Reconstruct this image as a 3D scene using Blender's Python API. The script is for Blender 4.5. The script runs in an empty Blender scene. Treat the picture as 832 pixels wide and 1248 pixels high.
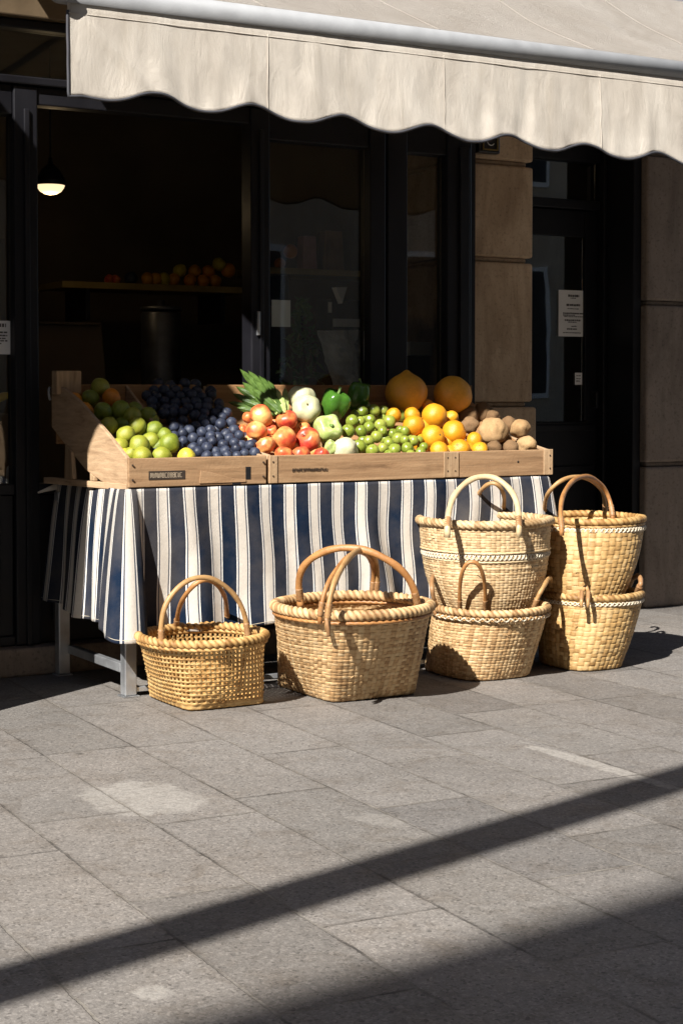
import bpy, bmesh, math, random
import numpy as np
from mathutils import Vector, Matrix, Euler, noise as mnoise

random.seed(11)
S = bpy.context.scene
COL = S.collection
PI = math.pi

# ------------------------------------------------------------------ camera
F, CX, PY, CAMH = 2050.0, 416.0, 549.0, 1.1            # focal length / principal point in pixels of a 832x1248 frame
PITCH, YAW = math.radians(2.0), math.radians(30.4)
_d = Vector((math.sin(YAW), math.cos(YAW), 0)); _r = Vector((math.cos(YAW), -math.sin(YAW), 0))
FW = _d * math.cos(PITCH) - Vector((0, 0, math.sin(PITCH)))
UP = _d * math.sin(PITCH) + Vector((0, 0, math.cos(PITCH)))
EYE = Vector((0, 0, CAMH))
def ray(px, py): return FW + _r * ((px - CX) / F) - UP * ((py - PY) / F)
def at_y(px, py, Y): k = ray(px, py); return EYE + k * (Y / k.y)
def at_x(px, py, X): k = ray(px, py); return EYE + k * (X / k.x)
def at_z(px, py, Z): k = ray(px, py); return EYE + k * ((Z - CAMH) / k.z)
def at_d(px, py, D): return EYE + ray(px, py) * D
def depth(p): return (Vector(p) - EYE).dot(FW)

cam = bpy.data.objects.new('camera', bpy.data.cameras.new('camera'))
COL.objects.link(cam); S.camera = cam
cam.location = EYE
cam.rotation_euler = (PI / 2 - PITCH, 0, -YAW)
cam.data.sensor_fit = 'VERTICAL'; cam.data.sensor_height = 36.0; cam.data.sensor_width = 24.0
cam.data.lens = 36.0 * F / 1248.0
cam.data.shift_y = -(624.0 - PY) / 1248.0
cam.data.clip_start = 0.05; cam.data.clip_end = 500

# ------------------------------------------------------------------ light
LT = Vector((0.65, 0.406, -0.643)).normalized()         # the way sunlight travels
LH = (LT.x / -LT.z, LT.y / -LT.z)
w = bpy.data.worlds.new('World'); S.world = w; w.use_nodes = True
wn = w.node_tree.nodes; wl = w.node_tree.links
sky = wn.new('ShaderNodeTexSky'); sky.sky_type = 'NISHITA'; sky.sun_disc = False
sky.air_density = 0.7; sky.dust_density = 0.4; sky.sun_elevation = math.asin(-LT.z); sky.sun_rotation = math.atan2(-LT.x, -LT.y) % (2 * PI)
bg = wn['Background']; bg.inputs[1].default_value = 0.05
wl.new(sky.outputs[0], bg.inputs[0])
sl = bpy.data.lights.new('sun', 'SUN'); sl.energy = 5.0; sl.angle = math.radians(0.5); sl.color = (1.0, 0.965, 0.915)
so = bpy.data.objects.new('sun', sl); COL.objects.link(so); so.rotation_euler = LT.to_track_quat('-Z', 'Y').to_euler()
so.location = (-8, -4, 12)
S.view_settings.view_transform = 'Standard'; S.view_settings.look = 'None'
S.view_settings.exposure = 1.15; S.view_settings.gamma = 1.0
S.cycles.max_bounces = 8; S.cycles.transparent_max_bounces = 12
S.cycles.use_denoising = True
S.cycles.sample_clamp_indirect = 6.0

# ------------------------------------------------------------------ material helper
class NT:
    def __init__(s, name):
        s.m = bpy.data.materials.new(name); s.m.use_nodes = True
        s.t = s.m.node_tree; s.n = s.t.nodes; s.b = s.n['Principled BSDF']; s.out = s.n['Material Output']
    def add(s, typ, props=None, **inp):
        n = s.n.new('ShaderNode' + typ)
        for k, v in (props or {}).items(): setattr(n, k, v)
        for k, v in inp.items():
            sock = n.inputs[int(k[1:])] if k[0] == 'i' and k[1:].isdigit() else n.inputs[k.replace('_', ' ')]
            s.put(sock, v)
        return n
    def put(s, sock, v):
        if isinstance(v, bpy.types.NodeSocket): s.t.links.new(v, sock)
        elif isinstance(v, bpy.types.Node): s.t.links.new(v.outputs[0], sock)
        else:
            if isinstance(v, tuple) and len(v) == 3 and sock.type == 'RGBA': v = v + (1,)
            sock.default_value = v
    def bsdf(s, **k):
        for a, v in k.items(): s.put(s.b.inputs[a.replace('_', ' ')], v)
    def ramp(s, fac, stops, interp='LINEAR'):
        n = s.n.new('ShaderNodeValToRGB'); n.color_ramp.interpolation = interp
        e = n.color_ramp.elements
        while len(e) < len(stops): e.new(0.5)
        for el, (p, c) in zip(e, stops):
            el.position = p; el.color = (c, c, c, 1) if isinstance(c, (int, float)) else tuple(c) + (1,)
        s.put(n.inputs[0], fac); return n.outputs[0]
    def mix(s, fac, a, b, mode='MIX'):
        n = s.n.new('ShaderNodeMix'); n.data_type = 'RGBA'; n.blend_type = mode; n.clamp_factor = True
        s.put(n.inputs[0], fac); s.put(n.inputs[6], a); s.put(n.inputs[7], b); return n.outputs[2]
    def math(s, op, a, b=0.0, clamp=False):
        n = s.n.new('ShaderNodeMath'); n.operation = op; n.use_clamp = clamp
        s.put(n.inputs[0], a); s.put(n.inputs[1], b); return n.outputs[0]
    def coord(s, kind='Object', scale=(1, 1, 1), rot=(0, 0, 0), loc=(0, 0, 0), rnd=False):
        tc = s.n.new('ShaderNodeTexCoord'); v = tc.outputs[kind]
        if rnd:
            oi = s.n.new('ShaderNodeObjectInfo')
            mu = s.add('VectorMath', {'operation': 'SCALE'}, i0=(37.0, 71.0, 13.0)); s.put(mu.inputs[3], oi.outputs['Random'])
            ad = s.add('VectorMath', {'operation': 'ADD'}, i0=v, i1=mu.outputs[0]); v = ad.outputs[0]
        mp = s.add('Mapping', None, Vector=v, Location=loc, Rotation=rot, Scale=scale)
        return mp.outputs[0]
    def noise(s, vec, scale, detail=4.0, rough=0.55, dist=0.0):
        return s.add('TexNoise', None, Vector=vec, Scale=scale, Detail=detail, Roughness=rough, Distortion=dist).outputs[0]
    def bump(s, h, strength=0.3, dist=0.01, prev=None):
        n = s.add('Bump', None, Height=h, Strength=strength, Distance=dist)
        if prev is not None: s.put(n.inputs['Normal'], prev)
        return n.outputs[0]
    def rnd(s):
        return s.n.new('ShaderNodeObjectInfo').outputs['Random']

def plain(name, col, rough=0.5, var=0.15, scale=6.0, bump=0.0, metal=0.0, spec=None):
    t = NT(name); v = t.coord('Object', rnd=True)
    n = t.noise(v, scale, 5)
    a = tuple(c * (1 - var) for c in col); b = tuple(min(1, c * (1 + var)) for c in col)
    t.bsdf(Base_Color=t.ramp(n, [(0.3, a), (0.7, b)]), Roughness=t.ramp(n, [(0.3, max(0, rough - 0.08)), (0.7, min(1, rough + 0.08))]), Metallic=metal)
    if spec is not None: t.bsdf(**{'Specular_IOR_Level': spec})
    if bump: t.bsdf(Normal=t.bump(t.noise(v, scale * 8, 6), bump, 0.004))
    return t.m

MAT = {}
def mk_paving():
    t = NT('granite_paving')
    P = t.coord('Object')
    B0 = t.coord('Object', rot=(0, 0, math.radians(-87.2)), loc=(0.30, 0.10, 0))
    wv = t.add('VectorMath', {'operation': 'MULTIPLY_ADD'}, i0=t.add('TexNoise', None, Vector=P, Scale=26.0, Detail=5.0, Roughness=0.7).outputs['Color'], i1=(0.012, 0.012, 0.0), i2=B0)
    B = wv.outputs[0]
    br = t.add('TexBrick', {'offset': 0.37, 'offset_frequency': 2, 'squash': 1.25, 'squash_frequency': 3}, Vector=B, Color1=(0, 0, 0), Color2=(1, 1, 1), Mortar=(0.5, 0.5, 0.5),
               Scale=1.0, Mortar_Size=0.0038, Mortar_Smooth=0.3, Brick_Width=0.74, Row_Height=0.288, Bias=0.0)
    wob = t.noise(P, 5.0, 3)
    tint = t.math('MULTIPLY', br.outputs[0], 1.0)
    base = t.ramp(tint, [(0.0, (0.119, 0.108, 0.098)), (0.25, (0.149, 0.137, 0.124)), (0.6, (0.167, 0.153, 0.139)), (0.85, (0.177, 0.161, 0.145)), (1.0, (0.130, 0.120, 0.111))])
    vor = t.add('TexVoronoi', {'feature': 'F1'}, Vector=P, Scale=150.0, Randomness=1.0)
    sp = t.ramp(vor.outputs['Color'], [(0.08, 0.45), (0.28, 0.92), (0.62, 1.04), (0.92, 1.50)])
    g1 = t.mix(0.75, base, sp, 'MULTIPLY')
    fine = t.ramp(t.noise(P, 210.0, 4, 0.75), [(0.32, 0.45), (0.5, 1.0), (0.68, 1.5)])
    g1 = t.mix(0.5, g1, fine, 'MULTIPLY')
    big = t.ramp(t.noise(P, 1.6, 6, 0.62), [(0.28, 0.80), (0.5, 1.0), (0.72, 1.12)])
    g2 = t.mix(0.9, g1, big, 'MULTIPLY')
    # worn dirty blotches
    dirt = t.ramp(t.noise(P, 7.0, 8, 0.7, 0.6), [(0.50, 0.0), (0.68, 0.55)])
    g3 = t.mix(dirt, g2, t.mix(1.0, g2, (0.66, 0.60, 0.53), 'MULTIPLY'))
    warm = t.ramp(t.noise(P, 0.9, 4), [(0.45, 0.0), (0.7, 0.22)])
    g3 = t.mix(warm, g3, t.mix(1.0, g3, (1.12, 0.99, 0.86), 'MULTIPLY'))
    # pale cement patches that repair the paving
    sx = t.add('SeparateXYZ', None, Vector=P)
    def patch(cx, cy, rx, ry, rot):
        c, s_ = math.cos(rot), math.sin(rot)
        dx = t.math('SUBTRACT', sx.outputs[0], cx); dy = t.math('SUBTRACT', sx.outputs[1], cy)
        u = t.math('DIVIDE', t.math('ADD', t.math('MULTIPLY', dx, c), t.math('MULTIPLY', dy, s_)), rx)
        v = t.math('DIVIDE', t.math('SUBTRACT', t.math('MULTIPLY', dy, c), t.math('MULTIPLY', dx, s_)), ry)
        r = t.math('ADD', t.math('POWER', t.math('ABSOLUTE', u), 3.0), t.math('POWER', t.math('ABSOLUTE', v), 3.0))
        r = t.math('ADD', r, t.math('MULTIPLY', t.math('SUBTRACT', t.noise(P, 11.0, 8, 0.75), 0.5), 3.6))
        return t.ramp(r, [(0.45, 1.0), (1.15, 0.0)])
    p1 = patch(1.82, 4.17, 0.16, 0.20, 0.1); p2 = patch(3.14, 3.86, 0.035, 0.40, 0.02); p3 = patch(2.25, 3.66, 0.05, 0.09, 0.4); p4 = patch(1.245, 2.80, 0.035, 0.04, 0.0)
    p = t.math('MAXIMUM', t.math('MAXIMUM', p1, p2), t.math('MAXIMUM', t.math('MULTIPLY', p3, 0.5), p4))
    cem = t.ramp(t.noise(P, 40, 6, 0.7), [(0.3, (0.29, 0.27, 0.24)), (0.7, (0.38, 0.355, 0.32))])
    g4 = t.mix(t.math('MULTIPLY', t.math('MULTIPLY', p, t.ramp(t.noise(P, 55, 6, 0.75), [(0.36, 0.25), (0.58, 1.0)])), 0.62), g3, cem)
    # joints: some dark, some filled with pale grit
    jm = t.ramp(t.noise(P, 2.3, 4), [(0.42, (0.045, 0.041, 0.036)), (0.58, (0.22, 0.20, 0.17))])
    fac = t.math('MULTIPLY', br.outputs['Fac'], t.ramp(t.noise(P, 12, 5), [(0.35, 0.20), (0.64, 0.9)]))
    g5 = t.mix(fac, g4, jm)
    br2 = t.add('TexBrick', {'offset': 0.37, 'offset_frequency': 2, 'squash': 1.25, 'squash_frequency': 3}, Vector=B, Color1=(0, 0, 0), Color2=(1, 1, 1), Mortar=(0.5, 0.5, 0.5),
                Scale=1.0, Mortar_Size=0.016, Mortar_Smooth=1.0, Brick_Width=0.74, Row_Height=0.288, Bias=0.0)
    gr = t.math('MULTIPLY', br2.outputs['Fac'], t.ramp(t.noise(P, 17, 7, 0.75), [(0.42, 0.0), (0.66, 0.75)]))
    g5 = t.mix(gr, g5, t.mix(1.0, g5, (0.50, 0.46, 0.42), 'MULTIPLY'))
    # small dark stains
    st = t.ramp(t.noise(P, 21.0, 2, 0.5), [(0.72, 0.0), (0.75, 0.6)])
    g5 = t.mix(st, g5, (0.05, 0.045, 0.04))
    gum = t.add('TexVoronoi', {'feature': 'F1'}, Vector=P, Scale=2.6, Randomness=1.0)
    g5 = t.mix(t.ramp(gum.outputs['Distance'], [(0.030, 0.55), (0.042, 0.0)]), g5, (0.10, 0.095, 0.09))
    t.bsdf(Base_Color=g5, Roughness=t.ramp(t.noise(P, 9, 5), [(0.3, 0.68), (0.7, 0.88)]), Specular_IOR_Level=0.35)
    h = t.math('SUBTRACT', t.math('MULTIPLY', t.noise(P, 150, 5, 0.7), 0.35), t.math('MULTIPLY', br.outputs['Fac'], 1.2))
    h = t.math('ADD', h, t.math('MULTIPLY', t.noise(P, 11, 5, 0.6), 0.9))
    h = t.math('ADD', h, t.math('MULTIPLY', tint, 0.5))
    t.bsdf(Normal=t.bump(h, 0.75, 0.006))
    return t.m
MAT['paving'] = mk_paving()

def mk_stone(name, ca, cb, dark):
    t = NT(name); P = t.coord('Object')
    a = t.ramp(t.noise(P, 3.0, 8, 0.65), [(0.3, ca), (0.68, cb)])
    st = t.ramp(t.noise(t.coord('Object', scale=(5, 5, 1.2)), 1.6, 7, 0.7, 0.5), [(0.45, 0.0), (0.7, 0.8)])
    a = t.mix(st, a, dark)
    pit = t.ramp(t.noise(P, 70, 4, 0.6), [(0.32, 0.6), (0.45, 1.0)])
    a = t.mix(0.8, a, pit, 'MULTIPLY')
    t.bsdf(Base_Color=a, Roughness=0.9, Specular_IOR_Level=0.2)
    h = t.math('ADD', t.noise(P, 60, 6, 0.65), t.math('MULTIPLY', t.noise(P, 9, 4), 1.2))
    t.bsdf(Normal=t.bump(h, 0.5, 0.006)); return t.m
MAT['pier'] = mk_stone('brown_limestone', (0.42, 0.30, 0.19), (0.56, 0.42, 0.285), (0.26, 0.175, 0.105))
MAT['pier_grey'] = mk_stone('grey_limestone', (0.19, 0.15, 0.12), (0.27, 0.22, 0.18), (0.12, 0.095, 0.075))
MAT['plinth'] = mk_stone('plinth_stone', (0.20, 0.15, 0.11), (0.29, 0.23, 0.18), (0.11, 0.08, 0.06))
MAT['cream_wall'] = mk_stone('cream_render', (0.42, 0.35, 0.27), (0.52, 0.44, 0.34), (0.30, 0.25, 0.19))
MAT['paint'] = plain('black_paint', (0.0075, 0.0073, 0.0095), 0.45, 0.25, 4, 0.15, spec=0.3)
MAT['fascia'] = plain('brown_fascia', (0.11, 0.075, 0.04), 0.6, 0.3, 5, 0.2)
MAT['plaster'] = plain('brown_plaster', (0.16, 0.115, 0.07), 0.9, 0.25, 2, 0.3)
MAT['dark_wood'] = plain('dark_wood', (0.045, 0.033, 0.022), 0.6, 0.3, 6)
MAT['shelf_wood'] = plain('yellow_shelf_wood', (0.34, 0.24, 0.07), 0.5, 0.2, 6)
MAT['steel'] = plain('galvanised_steel', (0.42, 0.43, 0.44), 0.42, 0.3, 9, 0.1, metal=0.75)
MAT['dark_steel'] = plain('dark_brushed_steel', (0.16, 0.16, 0.165), 0.38, 0.3, 9, 0.1, metal=0.8)
MAT['black_metal'] = plain('black_metal', (0.012, 0.012, 0.013), 0.4, 0.2, 8)
MAT['bar'] = plain('pale_painted_metal', (0.25, 0.255, 0.262), 0.62, 0.10, 14, 0.08, spec=0.3)
MAT['trim'] = plain('charcoal_binding', (0.045, 0.045, 0.052), 0.8, 0.2, 30)
MAT['paper'] = plain('white_paper', (0.80, 0.79, 0.77), 0.8, 0.05, 5)
MAT['ink'] = plain('dark_ink', (0.10, 0.09, 0.085), 0.8, 0.2, 20)
MAT['burnt'] = plain('burnt_mark', (0.030, 0.018, 0.010), 0.85, 0.3, 60)
MAT['pale_ink'] = plain('pale_ink', (0.33, 0.26, 0.18), 0.8, 0.3, 60)
MAT['cardboard'] = plain('cardboard', (0.13, 0.085, 0.045), 0.85, 0.15, 4)
MAT['white_card'] = plain('white_card', (0.76, 0.76, 0.74), 0.6, 0.06, 4)
MAT['grey_card'] = plain('grey_card', (0.62, 0.64, 0.65), 0.6, 0.06, 4)
MAT['plastic'] = plain('grey_plastic_film', (0.58, 0.59, 0.60), 0.32, 0.35, 7, 0.6)
MAT['pink_pack'] = plain('pink_packet', (0.48, 0.24, 0.24), 0.5, 0.2, 12)
MAT['brown_pack'] = plain('brown_packet', (0.22, 0.11, 0.04), 0.5, 0.25, 8)
MAT['gold'] = plain('aged_brass', (0.30, 0.21, 0.07), 0.4, 0.2, 20, metal=0.6)
MAT['banana'] = plain('banana_skin', (0.72, 0.47, 0.03), 0.5, 0.15, 15)
MAT['soil_leaf'] = plain('house_plant_leaf', (0.09, 0.17, 0.04), 0.5, 0.4, 8)

def mk_glass():
    t = NT('window_glass')
    g = t.add('BsdfGlossy', None, Color=(1, 1, 1, 1), Roughness=0.012)
    tr = t.add('BsdfTransparent', None, Color=(0.96, 0.975, 0.965, 1))
    P = t.coord('Object'); nb = t.bump(t.noise(P, 2.2, 2), 0.03, 0.02); t.put(g.inputs['Normal'], nb)
    fr = t.add('Fresnel', None, IOR=1.5)
    mx = t.add('MixShader', None, i0=fr.outputs[0], i1=tr.outputs[0], i2=g.outputs[0])
    t.t.links.new(mx.outputs[0], t.out.inputs[0]); return t.m
MAT['glass'] = mk_glass()

def mk_canvas(name, dim, tl):
    t = NT(name); P = t.coord('Object')
    a = t.ramp(t.noise(t.coord('Object', scale=(2.0, 1, 1.1)), 2.2, 7, 0.6, 0.8), [(0.28, (0.53, 0.47, 0.395)), (0.55, (0.615, 0.555, 0.475)), (0.8, (0.665, 0.61, 0.53))])
    streak = t.ramp(t.noise(t.coord('Object', scale=(34, 34, 3.0)), 1.0, 6, 0.7, 0.7), [(0.3, 0.90), (0.6, 1.03)])
    a = t.mix(0.7, a, streak, 'MULTIPLY')
    spot = t.ramp(t.noise(P, 26, 6, 0.7), [(0.62, 0.0), (0.78, 0.35)])
    a = t.mix(spot, a, (0.40, 0.35, 0.28))
    rain = t.ramp(t.noise(t.coord('Object', scale=(5, 5, 0.9)), 1.5, 8, 0.72, 1.2), [(0.56, 0.0), (0.74, 0.4)])
    a = t.mix(rain, a, (0.42, 0.36, 0.28))
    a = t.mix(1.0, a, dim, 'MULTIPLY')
    wv = t.add('TexWave', {'wave_type': 'BANDS', 'bands_direction': 'X'}, Vector=P, Scale=160.0)
    t.bsdf(Base_Color=a, Roughness=0.92, Specular_IOR_Level=0.15)
    h = t.math('ADD', t.math('MULTIPLY', wv.outputs[0], 0.10), t.math('MULTIPLY', t.noise(t.coord('Object', scale=(9, 9, 3.0)), 1.6, 6, 0.65, 1.0), 1.0))
    t.bsdf(Normal=t.bump(h, 0.6, 0.016))
    trn = t.add('BsdfTranslucent', None, Color=(0.55, 0.46, 0.34, 1))
    mx = t.add('MixShader', None, i0=tl, i1=t.b.outputs[0], i2=trn.outputs[0])
    t.t.links.new(mx.outputs[0], t.out.inputs[0]); return t.m
MAT['canvas'] = mk_canvas('awning_canvas', (1, 1, 1), 0.12)
MAT['shaded_canvas'] = mk_canvas('painted_shade_canvas', (0.62, 0.63, 0.66), 0.30)  # same canvas, darkened in colour to offset the sun on the canopy

def mk_wood(name, axis, ca, cb, cd):
    t = NT(name)
    st = [14.0, 14.0, 14.0]; st[axis] = 0.9
    V = t.coord('Object', scale=tuple(st), rnd=True)
    g = t.noise(V, 2.2, 8, 0.65, 1.1)
    a = t.ramp(g, [(0.25, cd), (0.45, ca), (0.72, cb)])
    st2 = [90.0, 90.0, 90.0]; st2[axis] = 3.0
    f = t.ramp(t.noise(t.coord('Object', scale=tuple(st2), rnd=True), 1.0, 3, 0.7), [(0.3, 0.78), (0.6, 1.06)])
    a = t.mix(0.8, a, f, 'MULTIPLY')
    P = t.coord('Object', rnd=True)
    dirt = t.ramp(t.noise(P, 9, 6, 0.7), [(0.55, 0.0), (0.78, 0.5)])
    a = t.mix(dirt, a, cd)
    ob = t.ramp(t.rnd(), [(0.0, 0.86), (1.0, 1.1)])
    a = t.mix(0.8, a, ob, 'MULTIPLY')
    t.bsdf(Base_Color=a, Roughness=0.72, Specular_IOR_Level=0.3, Normal=t.bump(t.math('ADD', g, t.noise(P, 120, 4)), 0.35, 0.003))
    return t.m
WC = ((0.31, 0.185, 0.095), (0.43, 0.275, 0.150), (0.17, 0.095, 0.047))
MAT['wood_x'] = mk_wood('crate_wood_long', 0, *WC)
MAT['wood_y'] = mk_wood('crate_wood_side', 1, (0.36, 0.235, 0.135), (0.47, 0.325, 0.195), (0.20, 0.125, 0.068))
MAT['wood_z'] = mk_wood('crate_wood_post', 2, (0.36, 0.235, 0.13), (0.50, 0.345, 0.205), (0.19, 0.115, 0.06))
MAT['wood_back'] = mk_wood('crate_wood_back', 0, (0.30, 0.155, 0.065), (0.38, 0.21, 0.095), (0.17, 0.085, 0.04))

def mk_cloth():
    t = NT('striped_cotton')
    uv = t.n.new('ShaderNodeUVMap').outputs[0]
    sx = t.add('SeparateXYZ', None, Vector=uv)
    per = 0.1045
    f = t.math('FRACT', t.math('DIVIDE', sx.outputs[0], per))
    navy = (0.0065, 0.0150, 0.034); cream = (0.60, 0.55, 0.48); white = (0.72, 0.69, 0.64); line = (0.045, 0.058, 0.09)
    col = t.ramp(f, [(0.0, cream), (0.17, cream), (0.175, line), (0.215, line), (0.22, white), (0.262, white), (0.267, navy), (0.773, navy), (0.778, white), (0.82, white), (0.825, line), (0.865, line), (0.87, cream), (1.0, cream)], 'CONSTANT')
    uvs = t.add('VectorMath', {'operation': 'MULTIPLY'}, i0=uv, i1=(900.0, 90.0, 1.0))
    slub = t.ramp(t.noise(uvs.outputs[0], 1.0, 3, 0.6), [(0.3, 0.80), (0.6, 1.05)])
    col = t.mix(0.75, col, slub, 'MULTIPLY')
    fleck = t.ramp(t.noise(t.add('VectorMath', {'operation': 'MULTIPLY'}, i0=uv, i1=(420.0, 420.0, 1.0)).outputs[0], 1.0, 3, 0.7), [(0.62, 0.0), (0.74, 0.13)])
    col = t.mix(fleck, col, (0.55, 0.52, 0.48))
    P = t.coord('Object')
    age = t.ramp(t.noise(P, 3, 6, 0.6), [(0.4, 0.0), (0.75, 0.18)])
    col = t.mix(age, col, (0.45, 0.36, 0.25))
    t.bsdf(Base_Color=col, Roughness=0.95, Specular_IOR_Level=0.1, Sheen_Weight=0.0)
    h = t.math('ADD', t.noise(uvs.outputs[0], 1.0, 2), t.math('MULTIPLY', t.noise(P, 9, 5, 0.6), 2.5))
    t.bsdf(Normal=t.bump(h, 0.35, 0.006))
    trn = t.add('BsdfTranslucent', None); t.put(trn.inputs[0], col)
    mx = t.add('MixShader', None, i0=0.10, i1=t.b.outputs[0], i2=trn.outputs[0])
    t.t.links.new(mx.outputs[0], t.out.inputs[0]); return t.m
MAT['cloth'] = mk_cloth()

def mk_wicker(name, lo, mid, hi):
    t = NT(name)
    at = t.n.new('ShaderNodeAttribute'); at.attribute_name = 'tint'
    P = t.coord('Object')
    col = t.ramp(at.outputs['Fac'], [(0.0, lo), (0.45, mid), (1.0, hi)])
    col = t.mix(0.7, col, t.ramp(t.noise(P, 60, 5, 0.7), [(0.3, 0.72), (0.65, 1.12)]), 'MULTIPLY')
    col = t.mix(0.7, col, t.ramp(t.noise(P, 5, 5, 0.6), [(0.3, 0.80), (0.7, 1.10)]), 'MULTIPLY')
    t.bsdf(Base_Color=col, Roughness=0.58, Specular_IOR_Level=0.35, Normal=t.bump(t.noise(P, 240, 4, 0.7), 0.35, 0.002))
    return t.m
MAT['wicker_gold'] = mk_wicker('golden_wicker', (0.24, 0.115, 0.032), (0.48, 0.285, 0.100), (0.60, 0.405, 0.175))
MAT['wicker_tan'] = mk_wicker('tan_wicker', (0.25, 0.130, 0.050), (0.52, 0.335, 0.160), (0.65, 0.475, 0.265))
MAT['wicker_pale'] = mk_wicker('pale_wicker', (0.28, 0.165, 0.072), (0.54, 0.375, 0.198), (0.66, 0.505, 0.305))
MAT['wicker_check'] = mk_wicker('checked_wicker', (0.21, 0.105, 0.032), (0.43, 0.265, 0.100), (0.59, 0.415, 0.205))
def mk_cane(name, a, b):
    t = NT(name); P = t.coord('Object')
    col = t.ramp(t.noise(P, 22, 6, 0.65), [(0.3, a), (0.7, b)])
    t.bsdf(Base_Color=col, Roughness=0.45, Specular_IOR_Level=0.4, Normal=t.bump(t.noise(P, 90, 5, 0.7), 0.5, 0.003)); return t.m
MAT['cane_orange'] = mk_cane('orange_cane', (0.25, 0.105, 0.032), (0.42, 0.205, 0.07))
MAT['cane_tan'] = mk_cane('tan_cane', (0.28, 0.15, 0.055), (0.46, 0.275, 0.115))
MAT['cane_pale'] = mk_cane('pale_cane', (0.44, 0.31, 0.16), (0.58, 0.45, 0.27))
MAT['cane_brown'] = mk_cane('brown_cane', (0.22, 0.11, 0.045), (0.36, 0.20, 0.09))
MAT['raffia'] = mk_cane('white_raffia', (0.42, 0.35, 0.25), (0.60, 0.53, 0.41))

def mk_fruit(name, cols, rough=0.4, pore=0.0, pore_scale=120, blot=None, bloom=None, spec=0.5, nscale=4.0, sss=0.06, scar=None):
    """cols: ramp along noise mixed with a per-fruit random value"""
    t = NT(name); P = t.coord('Object', rnd=True)
    n = t.noise(P, nscale * 0.42, 5, 0.6)
    f = t.math('ADD', t.math('MULTIPLY', n, 0.6), t.math('MULTIPLY', t.rnd(), 0.4))
    col = t.ramp(f, cols)
    if blot:
        b = t.ramp(t.noise(P, blot[1] / 9.0, 6, 0.7), [(blot[2], 0.0), (blot[2] + 0.12, blot[3])])
        col = t.mix(b, col, blot[0])
    if bloom:
        b = t.math('MULTIPLY', t.ramp(t.noise(P, 2.6, 6, 0.7), [(0.36, 0.08), (0.62, bloom[1])]), t.math('ADD', 0.55, t.math('MULTIPLY', t.rnd(), 0.75)), True)
        col = t.mix(b, col, bloom[0])
        t.bsdf(Roughness=t.math('ADD', rough, t.math('MULTIPLY', b, 0.3)))
    else: t.bsdf(Roughness=rough)
    mott = t.ramp(t.noise(P, 6.5, 6, 0.7), [(0.3, 0.84), (0.65, 1.08)])
    col = t.mix(0.8, col, mott, 'MULTIPLY')
    if scar:
        q = t.add('SeparateXYZ', None, Vector=t.coord('Object'))
        rr = t.math('SQRT', t.math('ADD', t.math('MULTIPLY', q.outputs[0], q.outputs[0]), t.math('MULTIPLY', q.outputs[1], q.outputs[1])))
        rr = t.math('ADD', rr, t.math('MULTIPLY', t.math('LESS_THAN', q.outputs[2], 0.0), 5.0))
        col = t.mix(t.ramp(rr, [(scar[0] * 0.75, 1.0), (scar[0], 0.0)]), col, scar[1])
    t.bsdf(Base_Color=col, Specular_IOR_Level=spec)
    if sss: t.bsdf(Subsurface_Weight=sss, Subsurface_Radius=(0.01, 0.006, 0.003), Subsurface_Scale=0.5)
    if pore: t.bsdf(Normal=t.bump(t.noise(P, pore_scale / 8.0, 4, 0.6), pore, 0.0022))
    return t.m
MAT['lime'] = mk_fruit('lime_skin', [(0.25, (0.11, 0.155, 0.013)), (0.5, (0.21, 0.245, 0.020)), (0.75, (0.32, 0.305, 0.035))], 0.44, 0.4, 260, scar=(0.10, (0.11, 0.10, 0.03)))
MAT['lemon'] = mk_fruit('lemon_skin', [(0.3, (0.52, 0.42, 0.03)), (0.7, (0.60, 0.49, 0.05))], 0.36, 0.4, 240, scar=(0.10, (0.11, 0.10, 0.03)))
MAT['orange'] = mk_fruit('orange_skin', [(0.3, (0.66, 0.22, 0.015)), (0.7, (0.74, 0.29, 0.02))], 0.4, 0.5, 260, scar=(0.10, (0.11, 0.10, 0.03)))
MAT['yellow_orange'] = mk_fruit('yellow_orange_skin', [(0.3, (0.57, 0.225, 0.009)), (0.7, (0.63, 0.29, 0.012))], 0.38, 0.45, 260, scar=(0.10, (0.11, 0.10, 0.03)))
MAT['blue_plum'] = mk_fruit('blue_plum_skin', [(0.3, (0.008, 0.010, 0.024)), (0.7, (0.020, 0.025, 0.055))], 0.38, 0, bloom=((0.050, 0.060, 0.082), 0.7), spec=0.35, sss=0, scar=(0.12, (0.05, 0.035, 0.02)))
MAT['green_plum'] = mk_fruit('green_plum_skin', [(0.3, (0.13, 0.175, 0.018)), (0.5, (0.205, 0.25, 0.03)), (0.75, (0.30, 0.315, 0.06))], 0.3, 0, blot=((0.42, 0.44, 0.15), 40, 0.55, 0.4), sss=0.10, scar=(0.11, (0.10, 0.07, 0.03)))
MAT['pale_squash'] = mk_fruit('pale_squash_skin', [(0.3, (0.47, 0.46, 0.26)), (0.7, (0.56, 0.54, 0.35))], 0.42, 0.15, 60, blot=((0.42, 0.40, 0.17), 30, 0.62, 0.4), sss=0.1)
MAT['pale_green'] = mk_fruit('pale_green_skin', [(0.3, (0.33, 0.41, 0.12)), (0.7, (0.47, 0.51, 0.22))], 0.4, 0.1, 60, blot=((0.66, 0.66, 0.40), 20, 0.5, 0.5), sss=0.1)
MAT['pepper'] = mk_fruit('green_pepper_skin', [(0.3, (0.022, 0.080, 0.008)), (0.7, (0.05, 0.14, 0.016))], 0.2, 0, sss=0.04)
MAT['dark_pepper'] = mk_fruit('dark_pepper_skin', [(0.3, (0.025, 0.085, 0.010)), (0.7, (0.045, 0.13, 0.016))], 0.25, 0, sss=0.03)
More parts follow.
